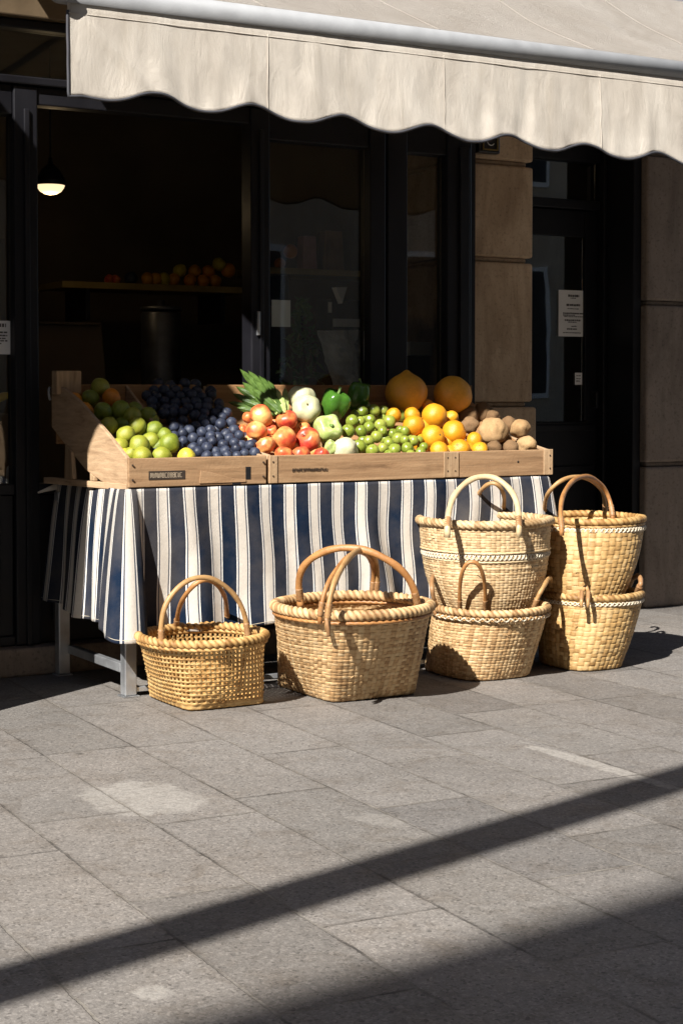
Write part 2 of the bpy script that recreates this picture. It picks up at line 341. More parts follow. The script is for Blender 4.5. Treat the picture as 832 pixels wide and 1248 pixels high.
MAT['pumpkin'] = mk_fruit('pumpkin_skin', [(0.3, (0.60, 0.26, 0.02)), (0.7, (0.72, 0.35, 0.03))], 0.5, 0.3, 90, blot=((0.40, 0.17, 0.02), 26, 0.6, 0.6))
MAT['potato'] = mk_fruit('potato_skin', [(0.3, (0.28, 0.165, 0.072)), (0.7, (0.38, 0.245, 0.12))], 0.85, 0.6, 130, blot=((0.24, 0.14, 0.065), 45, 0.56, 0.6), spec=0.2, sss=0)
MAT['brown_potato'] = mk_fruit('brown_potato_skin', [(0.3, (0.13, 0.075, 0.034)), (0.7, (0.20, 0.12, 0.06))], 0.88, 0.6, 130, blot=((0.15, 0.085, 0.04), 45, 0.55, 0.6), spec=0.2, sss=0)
MAT['stalk'] = plain('dry_stalk', (0.20, 0.15, 0.07), 0.8, 0.3, 40)
MAT['green_stalk'] = plain('green_stalk', (0.12, 0.20, 0.04), 0.6, 0.3, 40)
def mk_apple():
    t = NT('apple_skin'); P = t.coord('Object'); R = t.coord('Object', rnd=True)
    n = t.noise(R, 0.95, 3, 0.5)
    st = t.noise(t.coord('Object', scale=(5.5, 5.5, 0.9), rnd=True), 1.6, 5, 0.65)
    f = t.math('ADD', t.math('ADD', t.math('MULTIPLY', n, 0.75), t.math('MULTIPLY', st, 0.16)), t.math('MULTIPLY', t.rnd(), 0.2))
    col = t.ramp(f, [(0.40, (0.44, 0.035, 0.022)), (0.51, (0.56, 0.095, 0.035)), (0.61, (0.64, 0.22, 0.065)), (0.72, (0.70, 0.42, 0.14))])
    lent = t.ramp(t.noise(R, 24, 2), [(0.68, 0.0), (0.74, 0.14)])
    col = t.mix(lent, col, (0.75, 0.50, 0.25))
    t.bsdf(Base_Color=col, Roughness=0.38, Specular_IOR_Level=0.4, Subsurface_Weight=0.06, Subsurface_Radius=(0.01, 0.005, 0.003), Subsurface_Scale=0.5); return t.m
MAT['apple'] = mk_apple()
def mk_leaf(name, a, b):
    t = NT(name); P = t.coord('Object', rnd=True)
    col = t.ramp(t.noise(P, 30, 5, 0.6), [(0.3, a), (0.7, b)])
    t.bsdf(Base_Color=col, Roughness=0.42, Normal=t.bump(t.noise(P, 110, 4), 0.5, 0.003))
    trn = t.add('BsdfTranslucent', None); t.put(trn.inputs[0], col)
    mx = t.add('MixShader', None, i0=0.18, i1=t.b.outputs[0], i2=trn.outputs[0])
    t.t.links.new(mx.outputs[0], t.out.inputs[0]); return t.m
MAT['leaf'] = mk_leaf('chard_leaf', (0.042, 0.085, 0.015), (0.105, 0.175, 0.036))
MAT['leaf_pale'] = mk_leaf('pale_leaf_stem', (0.36, 0.46, 0.13), (0.52, 0.58, 0.25))
def mk_lamp():
    t = NT('lamp_glow'); t.bsdf(Base_Color=(0.9, 0.8, 0.6), Emission_Color=(1.0, 0.74, 0.42), Emission_Strength=0.62); return t.m
MAT['lamp_glow'] = mk_lamp()

# ------------------------------------------------------------------ mesh helpers
def tag(o, label=None, cat=None, group=None, kind=None):
    for k, v in (('label', label), ('category', cat), ('group', group), ('kind', kind)):
        if v: o[k] = v
    return o
def thing(name, loc, label, cat, group=None):
    o = bpy.data.objects.new(name, None); COL.objects.link(o); o.location = loc; o.empty_display_size = 0.1
    return tag(o, label, cat, group)
def worldloc(o):
    v = Vector(o.location)
    while o.parent: o = o.parent; v = v + o.location
    return v
def put(name, verts, faces, mat, parent=None, smooth=False, uvs=None, loc=None, attr=None, bevel=0.0, solid=0.0, keep=False):
    """one mesh object from WORLD-space vertices; its origin is LOC (or the parent's)"""
    base = worldloc(parent) if parent else Vector((0, 0, 0))
    org = Vector(loc) if loc is not None else (base if parent else Vector((0, 0, 0)))
    V = np.asarray(verts, dtype=float) - np.array(org)
    me = bpy.data.meshes.new(name); me.from_pydata(V.tolist(), [], [tuple(f) for f in faces]); me.update()
    if not keep:
        bm = bmesh.new(); bm.from_mesh(me); bmesh.ops.recalc_face_normals(bm, faces=bm.faces); bm.to_mesh(me); bm.free()
    if mat is not None: me.materials.append(mat)
    if smooth: me.polygons.foreach_set('use_smooth', [True] * len(me.polygons))
    if uvs is not None:
        lay = me.uv_layers.new(name='UVMap'); idx = np.empty(len(me.loops), dtype=np.int32); me.loops.foreach_get('vertex_index', idx)
        lay.data.foreach_set('uv', np.asarray(uvs, dtype=np.float32)[idx].ravel())
    if attr is not None:
        a = me.attributes.new('tint', 'FLOAT', 'POINT'); a.data.foreach_set('value', np.asarray(attr, dtype=np.float32))
    o = bpy.data.objects.new(name, me); COL.objects.link(o)
    o.parent = parent; o.location = org - base if parent else org
    if solid:
        md = o.modifiers.new('solid', 'SOLIDIFY'); md.thickness = solid; md.offset = 0
    if bevel:
        md = o.modifiers.new('bev', 'BEVEL'); md.width = bevel; md.segments = 2; md.limit_method = 'ANGLE'; md.angle_limit = 0.6
    return o
BF = [(0, 1, 3, 2), (4, 6, 7, 5), (0, 4, 5, 1), (2, 3, 7, 6), (0, 2, 6, 4), (1, 5, 7, 3)]
def boxv(a, b):
    return [(x, y, z) for x in (a[0], b[0]) for y in (a[1], b[1]) for z in (a[2], b[2])]
def box(name, a, b, mat, parent=None, bevel=0.004, loc=None):
    return put(name, boxv(a, b), BF, mat, parent, bevel=bevel, loc=loc)
def boxes(name, lst, mat, parent=None, bevel=0.0):
    V, Fc = [], []
    for a, b in lst:
        k = len(V); V += boxv(a, b); Fc += [tuple(i + k for i in f) for f in BF]
    return put(name, V, Fc, mat, parent, bevel=bevel)
def prism(name, poly, axis, a, b, mat, parent=None, bevel=0.003, loc=None, skew=None):
    """polygon in the two other axes extruded along AXIS from a to b; SKEW(p) shifts a point"""
    n = len(poly); V = []
    for t in (a, b):
        for p in poly:
            q = list(p); q.insert(axis, t); V.append(q)
    if skew: V = [skew(v) for v in V]
    Fc = [tuple(range(n)), tuple(range(2 * n - 1, n - 1, -1))] + [(i, (i + 1) % n, n + (i + 1) % n, n + i) for i in range(n)]
    return put(name, V, Fc, mat, parent, bevel=bevel, loc=loc)
def smooth_path(pts, n):
    P = [Vector(p) for p in pts]; P = [P[0] * 2 - P[1]] + P + [P[-1] * 2 - P[-2]]
    out = []; m = len(P) - 3
    for i in range(n + 1):
        t = i / n * m; k = min(int(t), m - 1); f = t - k
        a, b, c, d = P[k:k + 4]
        out.append(0.5 * ((2 * b) + (c - a) * f + (2 * a - 5 * b + 4 * c - d) * f * f + (3 * b - a - 3 * c + d) * f ** 3))
    return out
def tube_geo(path, r, sides=10, closed=False, rfun=None, flat=1.0, up=Vector((0, 0, 1))):
    n = len(path); V, Fc = [], []
    for i, p in enumerate(path):
        a = path[(i - 1) % n] if (closed or i > 0) else path[i]
        b = path[(i + 1) % n] if (closed or i < n - 1) else path[i]
        tg = (b - a).normalized()
        s = tg.cross(up)
        s = s.normalized() if s.length > 1e-4 else Vector((1, 0, 0))
        u = s.cross(tg)
        for j in range(sides):
            th = 2 * PI * j / sides
            rr = (r if rfun is None else rfun(i, th, r))
            V.append(p + s * (math.cos(th) * rr * flat) + u * (math.sin(th) * rr))
    for i in range(n if closed else n - 1):
        for j in range(sides):
            a, b = i * sides + j, i * sides + (j + 1) % sides
            c, d = ((i + 1) % n) * sides + (j + 1) % sides, ((i + 1) % n) * sides + j
            Fc.append((a, b, c, d))
    if not closed:
        Fc.append(tuple(range(sides - 1, -1, -1))); Fc.append(tuple((n - 1) * sides + j for j in range(sides)))
    return V, Fc
def tube(name, path, r, mat, parent=None, sides=10, closed=False, rfun=None, flat=1.0, up=Vector((0, 0, 1)), loc=None, attr=None):
    V, Fc = tube_geo([Vector(p) for p in path], r, sides, closed, rfun, flat, up)
    return put(name, [tuple(v) for v in V], Fc, mat, parent, smooth=True, loc=loc, attr=None if attr is None else [attr(i // sides, 2 * PI * (i % sides) / sides) for i in range(len(V))])
def lathe(name, prof, c, mat, parent=None, n=32, loc=None):
    V, Fc = [], []
    for r, z in prof:
        for j in range(n): V.append((c[0] + r * math.cos(2 * PI * j / n), c[1] + r * math.sin(2 * PI * j / n), c[2] + z))
    for i in range(len(prof) - 1):
        for j in range(n): Fc.append((i * n + j, i * n + (j + 1) % n, (i + 1) * n + (j + 1) % n, (i + 1) * n + j))
    Fc.append(tuple(range(n - 1, -1, -1))); Fc.append(tuple((len(prof) - 1) * n + j for j in range(n)))
    return put(name, V, Fc, mat, parent, smooth=True, loc=loc)

# ------------------------------------------------------------------ ground
N = 24
gx = np.linspace(-40, 60, N); gy = np.linspace(-40, 60, N)
V = [(x, y, 0.0) for x in gx for y in gy]
Fc = [(i * N + j, (i + 1) * N + j, (i + 1) * N + j + 1, i * N + j + 1) for i in range(N - 1) for j in range(N - 1)]
tag(put('pavement', V, Fc, MAT['paving']), kind='structure')

# ------------------------------------------------------------------ the shop building
YS, YP, YD = 6.25, 6.40, 6.86
bld = thing('shop_building', (3.0, 6.4, 0), 'old stone building with a black timber shopfront and a black door between brown piers', 'building')
BK = MAT['paint']
# stone plinth, piers, upper wall
box('plinth', (0.0, 6.19, 0), (4.36, 6.60, 0.11), MAT['plinth'], bld, 0.012)
def pier(x0, x1, joints, mat, extra, YP=YP):
    zs = [0.0] + joints + [2.75]
    V, Fc = [], []
    p = None
    for i in range(len(zs) - 1):
        a, b = zs[i] + (0.012 if i else 0), zs[i + 1] - 0.012
        ex = extra if i == 0 else 0
        for (q0, q1, in_) in ((a, b, 0.0),) + (((b, b + 0.024, 0.022),) if i < len(zs) - 2 else ()):
            k = len(V); V += boxv((x0 - (0 if in_ else ex) + in_, YP - (0 if in_ else ex) + in_, q0), (x1 + (0 if in_ else ex) - in_, 7.05, q1)); Fc += [tuple(t + k for t in f) for f in BF]
    return put('stone_pier', V, Fc, mat, bld, bevel=0.012)
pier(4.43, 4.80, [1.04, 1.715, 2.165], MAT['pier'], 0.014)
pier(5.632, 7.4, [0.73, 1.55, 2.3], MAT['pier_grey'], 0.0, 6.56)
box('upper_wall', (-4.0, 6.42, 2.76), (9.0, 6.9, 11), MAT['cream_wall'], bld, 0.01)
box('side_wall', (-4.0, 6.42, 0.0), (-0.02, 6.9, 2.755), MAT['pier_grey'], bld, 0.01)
box('door_step', (4.815, 6.60, 0), (5.625, 7.00, 0.06), MAT['plinth'], bld, 0.01)
# shopfront posts and rails
def post(x0, x1, z0=0.112, z1=2.28, y0=YS, y1=YS + 0.09): return box('post', (x0, y0, z0), (x1, y1, z1), BK, bld, 0.006)
post(0.0, 0.12); post(2.207, 2.305); post(3.232, 3.322); post(3.812, 3.892); post(3.902, 4.004); post(4.214, 4.345); box('post_return', (4.28, YS + 0.092, 0.112), (4.428, YP + 0.02, 2.755), BK, bld, 0)
box('post_bead', (2.246, YS - 0.012, 0.112), (2.268, YS - 0.001, 2.19), BK, bld, 0.003)
box('post_bead', (3.268, YS - 0.012, 0.112), (3.286, YS - 0.001, 2.19), BK, bld, 0.003)
box('post_bead', (4.275, YS - 0.014, 0.112), (4.325, YS - 0.001, 2.19), BK, bld, 0.003)
box('transom_rail', (0.0, YS - 0.014, 2.283), (4.345, YS + 0.09, 2.315), BK, bld, 0.006)
box('head_rail', (0.0, YS + 0.004, 2.50), (4.345, YS + 0.09, 2.535), BK, bld, 0.006)
box('fascia_board', (0.0, YS - 0.03, 2.538), (4.345, YS + 0.12, 2.758), MAT['fascia'], bld, 0.006)
box('cornice', (0.0, YS - 0.09, 2.762), (4.345, YS + 0.15, 2.80), MAT['fascia'], bld, 0.01)
def rail(x0, x1, z0, z1): return box('rail', (x0, YS + 0.008, z0), (x1, YS + 0.082, z1), BK, bld, 0.005)
for x0, x1, zt in ((0.12, 2.207, 2.166), (2.305, 3.232, 2.212), (3.322, 3.812, 2.155), (4.004, 4.214, 2.15)): rail(x0 + 0.001, x1 - 0.001, zt, 2.281)
for x0, x1 in ((0.12, 2.207), (2.305, 3.232), (3.322, 3.812), (4.004, 4.214)):
    rail(x0 + 0.001, x1 - 0.001, 0.70, 0.742)
    box('stall_riser', (x0 + 0.001, YS + 0.03, 0.112), (x1 - 0.001, YS + 0.07, 0.698), BK, bld, 0.004)
# raised moulding on the riser panel
def moulding(x0, x1, z0, z1):
    t = 0.022; y0, y1 = YS + 0.012, YS + 0.029
    boxes('panel_moulding', [((x0, y0, z0), (x0 + t, y1, z1)), ((x1 - t, y0, z0), (x1, y1, z1)), ((x0 + t, y0 + .001, z0), (x1 - t, y1, z0 + t)), ((x0 + t, y0 + .001, z1 - t), (x1 - t, y1, z1))], BK, bld, 0.004)
moulding(0.9, 2.15, 0.20, 0.63); moulding(2.36, 3.18, 0.20, 0.63)
rail(0.121, 2.206, 0.112, 0.15)
def pane(x0, x1, z0, z1, y=YS + 0.05): return box('window_pane', (x0 + 0.001, y, z0), (x1 - 0.001, y + 0.005, z1), MAT['glass'], bld, 0)
pane(0.12, 2.207, 0.742, 2.166); pane(3.322, 3.812, 0.742, 2.155); pane(4.004, 4.214, 0.742, 2.15); pane(0.002, 4.343, 2.317, 2.499)
# latch plate on the post
box('latch_plate', (3.252, YS - 0.018, 1.335), (3.266, YS - 0.004, 1.435), MAT['steel'], bld, 0.002)
# interior shell
def shell(name, a, b, m): return box(name, a, b, m, bld, 0)
shell('interior_floor', (-0.02, 6.345, 0.06), (4.27, 7.055, 0.10), MAT['dark_wood']); shell('interior_floor', (-0.02, 7.06, 0.06), (5.74, 9.2, 0.10), MAT['dark_wood'])
shell('interior_ceiling', (-0.02, 6.345, 2.72), (4.27, 7.055, 2.755), MAT['dark_wood']); shell('interior_ceiling', (-0.02, 7.06, 2.72), (5.74, 9.2, 2.755), MAT['dark_wood'])
shell('interior_back_wall', (-0.02, 9.205, 0.06), (5.85, 9.3, 2.755), MAT['plaster'])
shell('interior_end_wall', (-0.12, 6.345, 0.06), (-0.021, 9.2, 2.755), MAT['plaster'])
shell('interior_end_wall', (5.745, 7.06, 0.06), (5.85, 9.2, 2.755), MAT['dark_wood'])
shell('interior_cupboard', (2.2, 8.5, 0.10), (2.95, 9.19, 1.9), MAT['dark_wood'])
# the door in its recess
kd = YD / 6.65
def DX(x): return x * kd
def DZ(z): return 1.1 + (z - 1.1) * kd if z > 0.07 else z
def dbx(name, a, b, m, par, bv): return box(name, (DX(a[0]), a[1], DZ(a[2])), (DX(b[0]), b[1], DZ(b[2])), m, par, bv)
door = box('door', (DX(4.70), YD, 0.065), (DX(5.40), YD + 0.045, DZ(0.95)), BK, bld, 0.004, loc=(DX(4.81), YD, 0.07))
def dpart(name, a, b, m=BK, bv=0.004): return dbx(name, a, b, m, door, bv)
dpart('door_stile', (4.70, YD, 0.952), (4.90, YD + 0.045, 2.0)); dpart('door_stile', (5.31, YD, 0.952), (5.40, YD + 0.045, 2.0))
dpart('door_rail', (4.902, YD + .002, 1.87), (5.308, YD + 0.043, 2.0))
dpart('door_moulding', (4.86, YD - 0.014, 0.905), (5.36, YD - 0.001, 0.935)); dpart('door_moulding', (4.86, YD - 0.014, 0.70), (5.36, YD - 0.001, 0.73))
dpart('door_moulding', (4.86, YD - 0.014, 0.16), (5.36, YD - 0.001, 0.19))
dpart('door_glass', (4.901, YD + 0.02, 0.953), (5.309, YD + 0.025, 1.869), MAT['glass'], 0)
dpart('door_handle', (5.345, YD - 0.05, 1.02), (5.36, YD - 0.002, 1.10), MAT['black_metal'], 0.004)
box('door_frame', (5.578, 6.60, 0.062), (5.630, YD + 0.09, 2.75), BK, bld, 0.006)
box('door_jamb', (5.550, YD - 0.06, 0.062), (5.577, YD - 0.002, 2.75), BK, bld, 0.006)
box('door_transom_rail', (DX(4.70), YD - 0.03, DZ(2.003)), (5.549, YD + 0.05, DZ(2.05)), BK, bld, 0.005)
box('door_head', (DX(4.70), YD - 0.03, DZ(2.24)), (5.549, YD + 0.05, 2.75), BK, bld, 0.005)
box('transom_pane', (DX(4.70), YD + 0.01, DZ(2.052)), (5.548, YD + 0.015, DZ(2.238)), MAT['glass'], bld, 0)
shell('hall_back_wall', (5.855, 8.9, 0.05), (8.6, 9.0, 2.75), MAT['dark_wood'])
shell('hall_side_wall', (8.0, 7.06, 0.05), (8.1, 8.89, 2.75), MAT['dark_wood'])
shell('hall_floor', (5.855, 7.01, 0.02), (7.99, 8.89, 0.06), MAT['dark_wood'])

# ------------------------------------------------------------------ signs and notices
def notice(name, x0, x1, z0, z1, y, label, cat, lines):
    t = thing(name, ((x0 + x1) / 2, y, z0), label, cat)
    box('sheet', (x0, y - 0.0015, z0), (x1, y, z1), MAT['paper'], t, 0)
    wd = x1 - x0; ht = z1 - z0
    for (zf, xa, xb, th) in lines:                       # a printed line: a run of small strokes
        x = x0 + wd * xa; lst = []
        while x < x0 + wd * xb:
            l = random.uniform(0.006, 0.016)
            lst.append(((x, y - 0.0024, z0 + ht * zf - th / 2 - random.uniform(0, .001)), (min(x + l, x0 + wd * xb), y - 0.0016, z0 + ht * zf + th / 2 + random.uniform(0, .0015))))
            x += l + random.uniform(0.0015, 0.004)
        boxes('printed_line', lst, MAT['ink'], t)
    return t
notice('paper_notice', DX(5.157), DX(5.330), DZ(1.375), DZ(1.605), YD - 0.003 + 0.021, 'white printed notice taped inside the glass of the black door', 'notice',
       [(.88, .34, .74, .010), (.83, .42, .62, .003), (.68, .28, .78, .009), (.60, .32, .74, .003), (.50, .16, .90, .006), (.46, .16, .60, .004), (.43, .2, .88, .003), (.35, .22, .80, .007), (.31, .34, .66, .003), (.22, .46, .66, .004), (.16, .30, .66, .006), (.08, .16, .80, .003)])
notice('small_sticker', DX(5.262), DX(5.306), DZ(1.135), DZ(1.195), YD + 0.018, 'small pale sticker low on the glass of the black door', 'sticker', [(.75, .15, .8, .003), (.5, .15, .8, .003), (.3, .15, .7, .003)])
notice('window_notice', 1.96, 2.205, 1.245, 1.375, YS + 0.049, 'white sheet of small print on the shop window beside the lime crate', 'notice',
       [(.86, .80, .93, .012), (.65, .1, .95, .005), (.56, .15, .95, .005), (.47, .2, .92, .004), (.40, .12, .95, .004), (.32, .1, .85, .004)])
pl = thing('number_plaque', (4.535, YP, 2.2), 'small black number plaque with a brass edge on the brown pier', 'sign')
box('plaque_box', (4.455, YP - 0.045, 2.195), (4.575, YP - 0.001, 2.32), MAT['black_metal'], pl, 0.006)
boxes('brass_edge', [((4.475, YP - 0.052, 2.207), (4.56, YP - 0.046, 2.213)), ((4.475, YP - 0.052, 2.213), (4.481, YP - 0.046, 2.31)), ((4.554, YP - 0.052, 2.213), (4.56, YP - 0.046, 2.31))], MAT['gold'], pl)
arc = [Vector((4.522 + 0.022 * math.cos(a), YP - 0.047, 2.255 + 0.024 * math.sin(a))) for a in np.linspace(2.2, 5.6, 16)]
tube('painted_mark', arc, 0.0022, MAT['white_card'], pl, 6)

# ------------------------------------------------------------------ awnings
def awning(name, Y, sc, x0, x1, zt, zb, wall, label, scallop0=None):
    """valance on plane Y between x0 and x1, canopy rising to the wall"""
    t = thing(name, (x0, Y, zt), label, 'awning')
    per = 0.363 * sc
    def zlow(x):
        s = ((1 + math.cos(2 * PI * (x - scallop0) / per)) / 2) ** 1.25
        if x < scallop0 - per * 0.55: s *= max(0, 1 - (scallop0 - per * 0.55 - x) / (per * 0.25))
        return zb + 0.006 - 0.019 * (x - x0) + 0.042 * s
    nx, nz = int((x1 - x0) / 0.0125), 22
    V = []
    for i in range(nx + 1):
        x = x0 + (x1 - x0) * i / nx
        for j in range(nz + 1):
            f = j / nz; z = zt + (zlow(x) - zt) * f
            n1 = mnoise.noise(Vector((x * 5.0, z * 1.6, 3.1))); n2 = mnoise.noise(Vector((x * 16, z * 4, 7.7))) + 0.8 * mnoise.noise(Vector((x * 9 + z * 11, z * 5 - x * 3, 1.7)))
            crease = math.exp(-(((x - x0) - (zt - z) * 1.05 - 0.02) / 0.018) ** 2) * 0.010 * (1 - abs(2 * f - 1) ** 2)
            V.append((x, Y - 0.02 * f * n1 - 0.008 * n2 * (0.3 + f) * min(1, f * 6) - crease - 0.012 * f, z if j else zt + 0.040))
    Fc = [(i * (nz + 1) + j, (i + 1) * (nz + 1) + j, (i + 1) * (nz + 1) + j + 1, i * (nz + 1) + j + 1) for i in range(nx) for j in range(nz)]
    val = put('valance', V, Fc, MAT['canvas'], t, smooth=True, solid=0.0025)
    edge = [Vector(V[j]) for j in range(1, nz + 1)][::-1]
    low = [Vector(V[i * (nz + 1) + nz]) for i in range(nx + 1)]
    tube('edge_binding', edge[::-1][:-1] + low, 0.0052, MAT['trim'], val, 6, up=Vector((0, 1, 0.01)), flat=1.0)
    st = [Vector((x0 + (x1 - x0) * i / 200, Y - 0.0035, zt - 0.022)) for i in range(201)]
    tube('seam', st, 0.0015, MAT['canvas'], val, 5)
    for k_ in range(1, int((x1 - x0) / 0.74) + 1):
        i_ = int(k_ * 0.74 / (x1 - x0) * nx)
        tube('panel_seam', [Vector(V[i_ * (nz + 1) + j]) + Vector((0, -0.003, 0)) for j in range(1, nz + 1)], 0.0012, MAT['canvas'], val, 5, up=Vector((1, 0, 0)))
    tube('front_rail', [Vector((x0 - 0.02, Y + 0.014, zt + 0.046)), Vector((x1 + 0.02, Y + 0.014, zt + 0.046))], 0.038, MAT['bar'], t, 24)
    tube('rail_cap', [Vector((x0 - 0.034, Y - 0.028, zt + 0.052)), Vector((x0 - 0.019, Y + 0.014, zt + 0.046))], 0.041, MAT['bar'], t, 24)
    n2x, n2y = 90, 40; V = []
    zc = zt + 0.078
    for i in range(n2x + 1):
        x = x0 + (x1 - x0) * i / n2x
        for j in range(n2y + 1):
            f = j / n2y
            rip = 0.006 * mnoise.noise(Vector((x * 7 + f * 2.0, f * 1.5, 1.3))) + 0.010 * mnoise.noise(Vector((x * 2.2 - f * 3, f * 2, 9.0)))
            V.append((x, Y - 0.004 + (wall[0] - Y) * f, zc + (wall[1] - zc) * f - 0.035 * math.sin(PI * f) + rip * math.sin(PI * f)))
    Fc = [(i * (n2y + 1) + j, (i + 1) * (n2y + 1) + j, (i + 1) * (n2y + 1) + j + 1, i * (n2y + 1) + j + 1) for i in range(n2x) for j in range(n2y)]
    can = put('canopy', V, Fc, MAT['shaded_canvas'], t, smooth=True, solid=0.003)
    for k_ in range(1, int((x1 - x0) / 0.74) + 1):
        i_ = int(k_ * 0.74 / (x1 - x0) * n2x)
        tube('panel_seam', [Vector(V[i_ * (n2y + 1) + j]) + Vector((0, -0.001, 0.002)) for j in range(n2y + 1)], 0.0026, MAT['shaded_canvas'], can, 5)
    box('cassette', (x0 - 0.03, wall[0] - 0.02, wall[1] - 0.03), (x1 + 0.03, wall[0] + 0.115, wall[1] + 0.09), MAT['bar'], t, 0.01)
    for xa in (x0 + 0.35, x1 - 0.5):
        tube('folding_arm', [Vector((xa, wall[0], wall[1] - 0.05)), Vector((xa + 0.30, (wall[0] + Y) / 2, (wall[1] + zt) / 2 - 0.02)), Vector((xa, Y + 0.03, zt + 0.05))], 0.016, MAT['bar'], t, 10)
    return t
YA = 5.25; SC = YA / 5.2
awning('shop_awning', YA, SC, 2.021 * SC, 5.9, 1.1 + (2.352 - 1.1) * SC, 1.1 + (2.055 - 1.1) * SC, (6.285, 3.0),
       'cream canvas awning with a scalloped valance over the fruit stall', 2.332 * SC)
awning('shop_awning', 4.75, 1.0, -2.6, 1.10, 2.95, 2.66, (6.285, 3.5), 'added unseen canvas awning that shades the left end of the stall', -2.3)  # added out of view to shade the fruit at the left
# added unseen shutter placed to shade the left end of the stall
sh = thing('blocker', (1.58, 5.45, 0), 'added unseen black shutter leaf folded out from the shop window', 'blocker')
box('blocker_leaf', (1.56, 5.38, 0.12), (1.60, 6.24, 2.30), BK, sh, 0.005)
box('blocker_panel', (1.552, 5.48, 0.3), (1.559, 6.16, 1.1), BK, sh, 0.004); box('blocker_panel', (1.552, 5.48, 1.25), (1.559, 6.16, 2.15), BK, sh, 0.004)
box('blocker_foot', (1.57, 5.41, 0.0), (1.59, 5.45, 0.119), MAT['black_metal'], sh, 0.002)

# ------------------------------------------------------------------ table and cloth
tb = thing('market_table', (3.3, 5.9, 0), 'long steel legged market table under the striped cloth', 'table')
box('table_top', (2.385, 5.575, 0.715), (4.235, 6.175, 0.745), MAT['dark_wood'], tb, 0.004)
LEGS = [(2.372, 5.576), (2.335, 6.135), (4.19, 5.576), (4.19, 6.135)]
for x, y in LEGS:
    box('leg', (x, y, 0.006), (x + 0.046, y + 0.046, 0.713), MAT['steel'], tb, 0.004)
    box('foot_plate', (x - 0.008, y - 0.008, 0.0005), (x + 0.054, y + 0.054, 0.0055), MAT['steel'], tb, 0.001)
box('side_rail', (2.372, 5.624, 0.085), (2.400, 6.133, 0.118), MAT['steel'], tb, 0.003)
box('side_rail', (4.195, 5.624, 0.085), (4.225, 6.133, 0.118), MAT['steel'], tb, 0.003)
box('front_rail', (2.420, 5.585, 0.016), (4.188, 5.607, 0.034), MAT['steel'], tb, 0.002)

def mk_cloth_mesh():
    top = [(2.352, 6.19), (2.354, 6.05), (2.356, 5.90), (2.358, 5.75), (2.358, 5.64), (2.356, 5.585), (2.362, 5.556), (2.378, 5.552), (2.40, 5.5505), (2.44, 5.550), (2.60, 5.550), (3.0, 5.550), (3.4, 5.550), (3.8, 5.550), (4.1, 5.550), (4.22, 5.550), (4.255, 5.565), (4.262, 5.62), (4.262, 5.80), (4.262, 6.05)]
    bot = [(2.285, 6.215), (2.318, 6.06), (2.292, 5.90), (2.325, 5.76), (2.300, 5.64), (2.250, 5.47), (2.262, 5.405), (2.322, 5.385), (2.392, 5.42), (2.428, 5.530), (2.60, 5.530), (3.0, 5.535), (3.4, 5.525), (3.8, 5.53), (4.1, 5.52), (4.235, 5.50), (4.315, 5.50), (4.345, 5.58), (4.33, 5.80), (4.33, 6.05)]
    n, nz = 620, 46
    A = smooth_path([(x, y, 0) for x, y in top], n); B = smooth_path([(x, y, 0) for x, y in bot], n)
    # resample both to equal arc length of the mean path
    def resample(P):
        L = [0.0]
        for a, b in zip(P, P[1:]): L.append(L[-1] + (b - a).length)
        return P, L
    mid = [(a + b) * 0.5 for a, b in zip(A, B)]
    s = [0.0]
    for i in range(n): s.append(s[-1] + 0.5 * ((A[i + 1] - A[i]).length + (B[i + 1] - B[i]).length))
    V, UV = [], []
    i0 = 9 / 19 * n
    for i in range(n + 1):
        u = s[i]; k = i / n * 19
        # hem height
        if k < 6: hem = 0.290 - 0.0097 * k
        elif k < 9: hem = 0.232 - 0.002 * (k - 6)
        else: hem = 0.226 + 0.012 * min(1, (k - 9) / 4)
        hem += 0.006 * math.sin(u * 14)
        front = max(0, min(1, (k - 8.6) / 1.0)) * max(0, min(1, (15.2 - k) / 1.0))
        side = max(0, min(1, (5.2 - k)))
        for j in range(nz + 1):
            f = j / nz; z = 0.752 + (hem - 0.752) * f
            wgt = f ** 0.75
            p = A[i].lerp(B[i], wgt)
            right = max(0, min(1, (p.x - 3.0) / 0.7))
            ph = u + 0.10 * (z - 0.5) * right + 0.03 * math.sin(7 * z + 2 * u)
            amp = (0.15 + 0.85 * f)
            irr = 0.35 + 1.5 * abs(mnoise.noise(Vector((u * 2.3, z * 0.9, 5.5))) + 0.15)
            dy = irr * (0.015 + 0.012 * right) * math.sin(2 * PI * ph / 0.262 + 0.6) + 0.010 * math.sin(2 * PI * ph / 0.157 + 1.9) * (0.4 + right) + 0.016 * mnoise.noise(Vector((ph * 4 + z * 1.5, z * 3.0, 0))) + 0.005 * mnoise.noise(Vector((u * 11 - z * 5, z * 9, 3)))
            dx = 0.013 * math.sin(8.5 * z + 3.1 * u) * (0.45 + 0.9 * right) * math.sin(PI * min(1, f * 1.1))
            q = Vector((p.x, p.y, 0))
            q.y -= front * amp * (0.018 + dy); q.x += front * dx
            q.x += side * amp * 0.010 * math.sin(2 * PI * (u + 0.05 * z) / 0.13 + 0.5) ; q.y += side * 0.010 * math.sin(9 * z + 5 * u) * f
            V.append((q.x, q.y, z + 0.002 * mnoise.noise(Vector((u * 9, z * 9, 2)))))
            UV.append((u, z))
    Fc = [(i * (nz + 1) + j, (i + 1) * (nz + 1) + j, (i + 1) * (nz + 1) + j + 1, i * (nz + 1) + j + 1) for i in range(n) for j in range(nz)]
    return V, Fc, UV, s[int(i0)]
V, Fc, UV, ufront = mk_cloth_mesh()
UV = [(u - ufront + 0.0174 + 2.0, z) for u, z in UV]
clo = put('tablecloth', V, Fc, MAT['cloth'], None, smooth=True, uvs=UV, loc=(3.3, 5.55, 0.5), solid=0.0022)
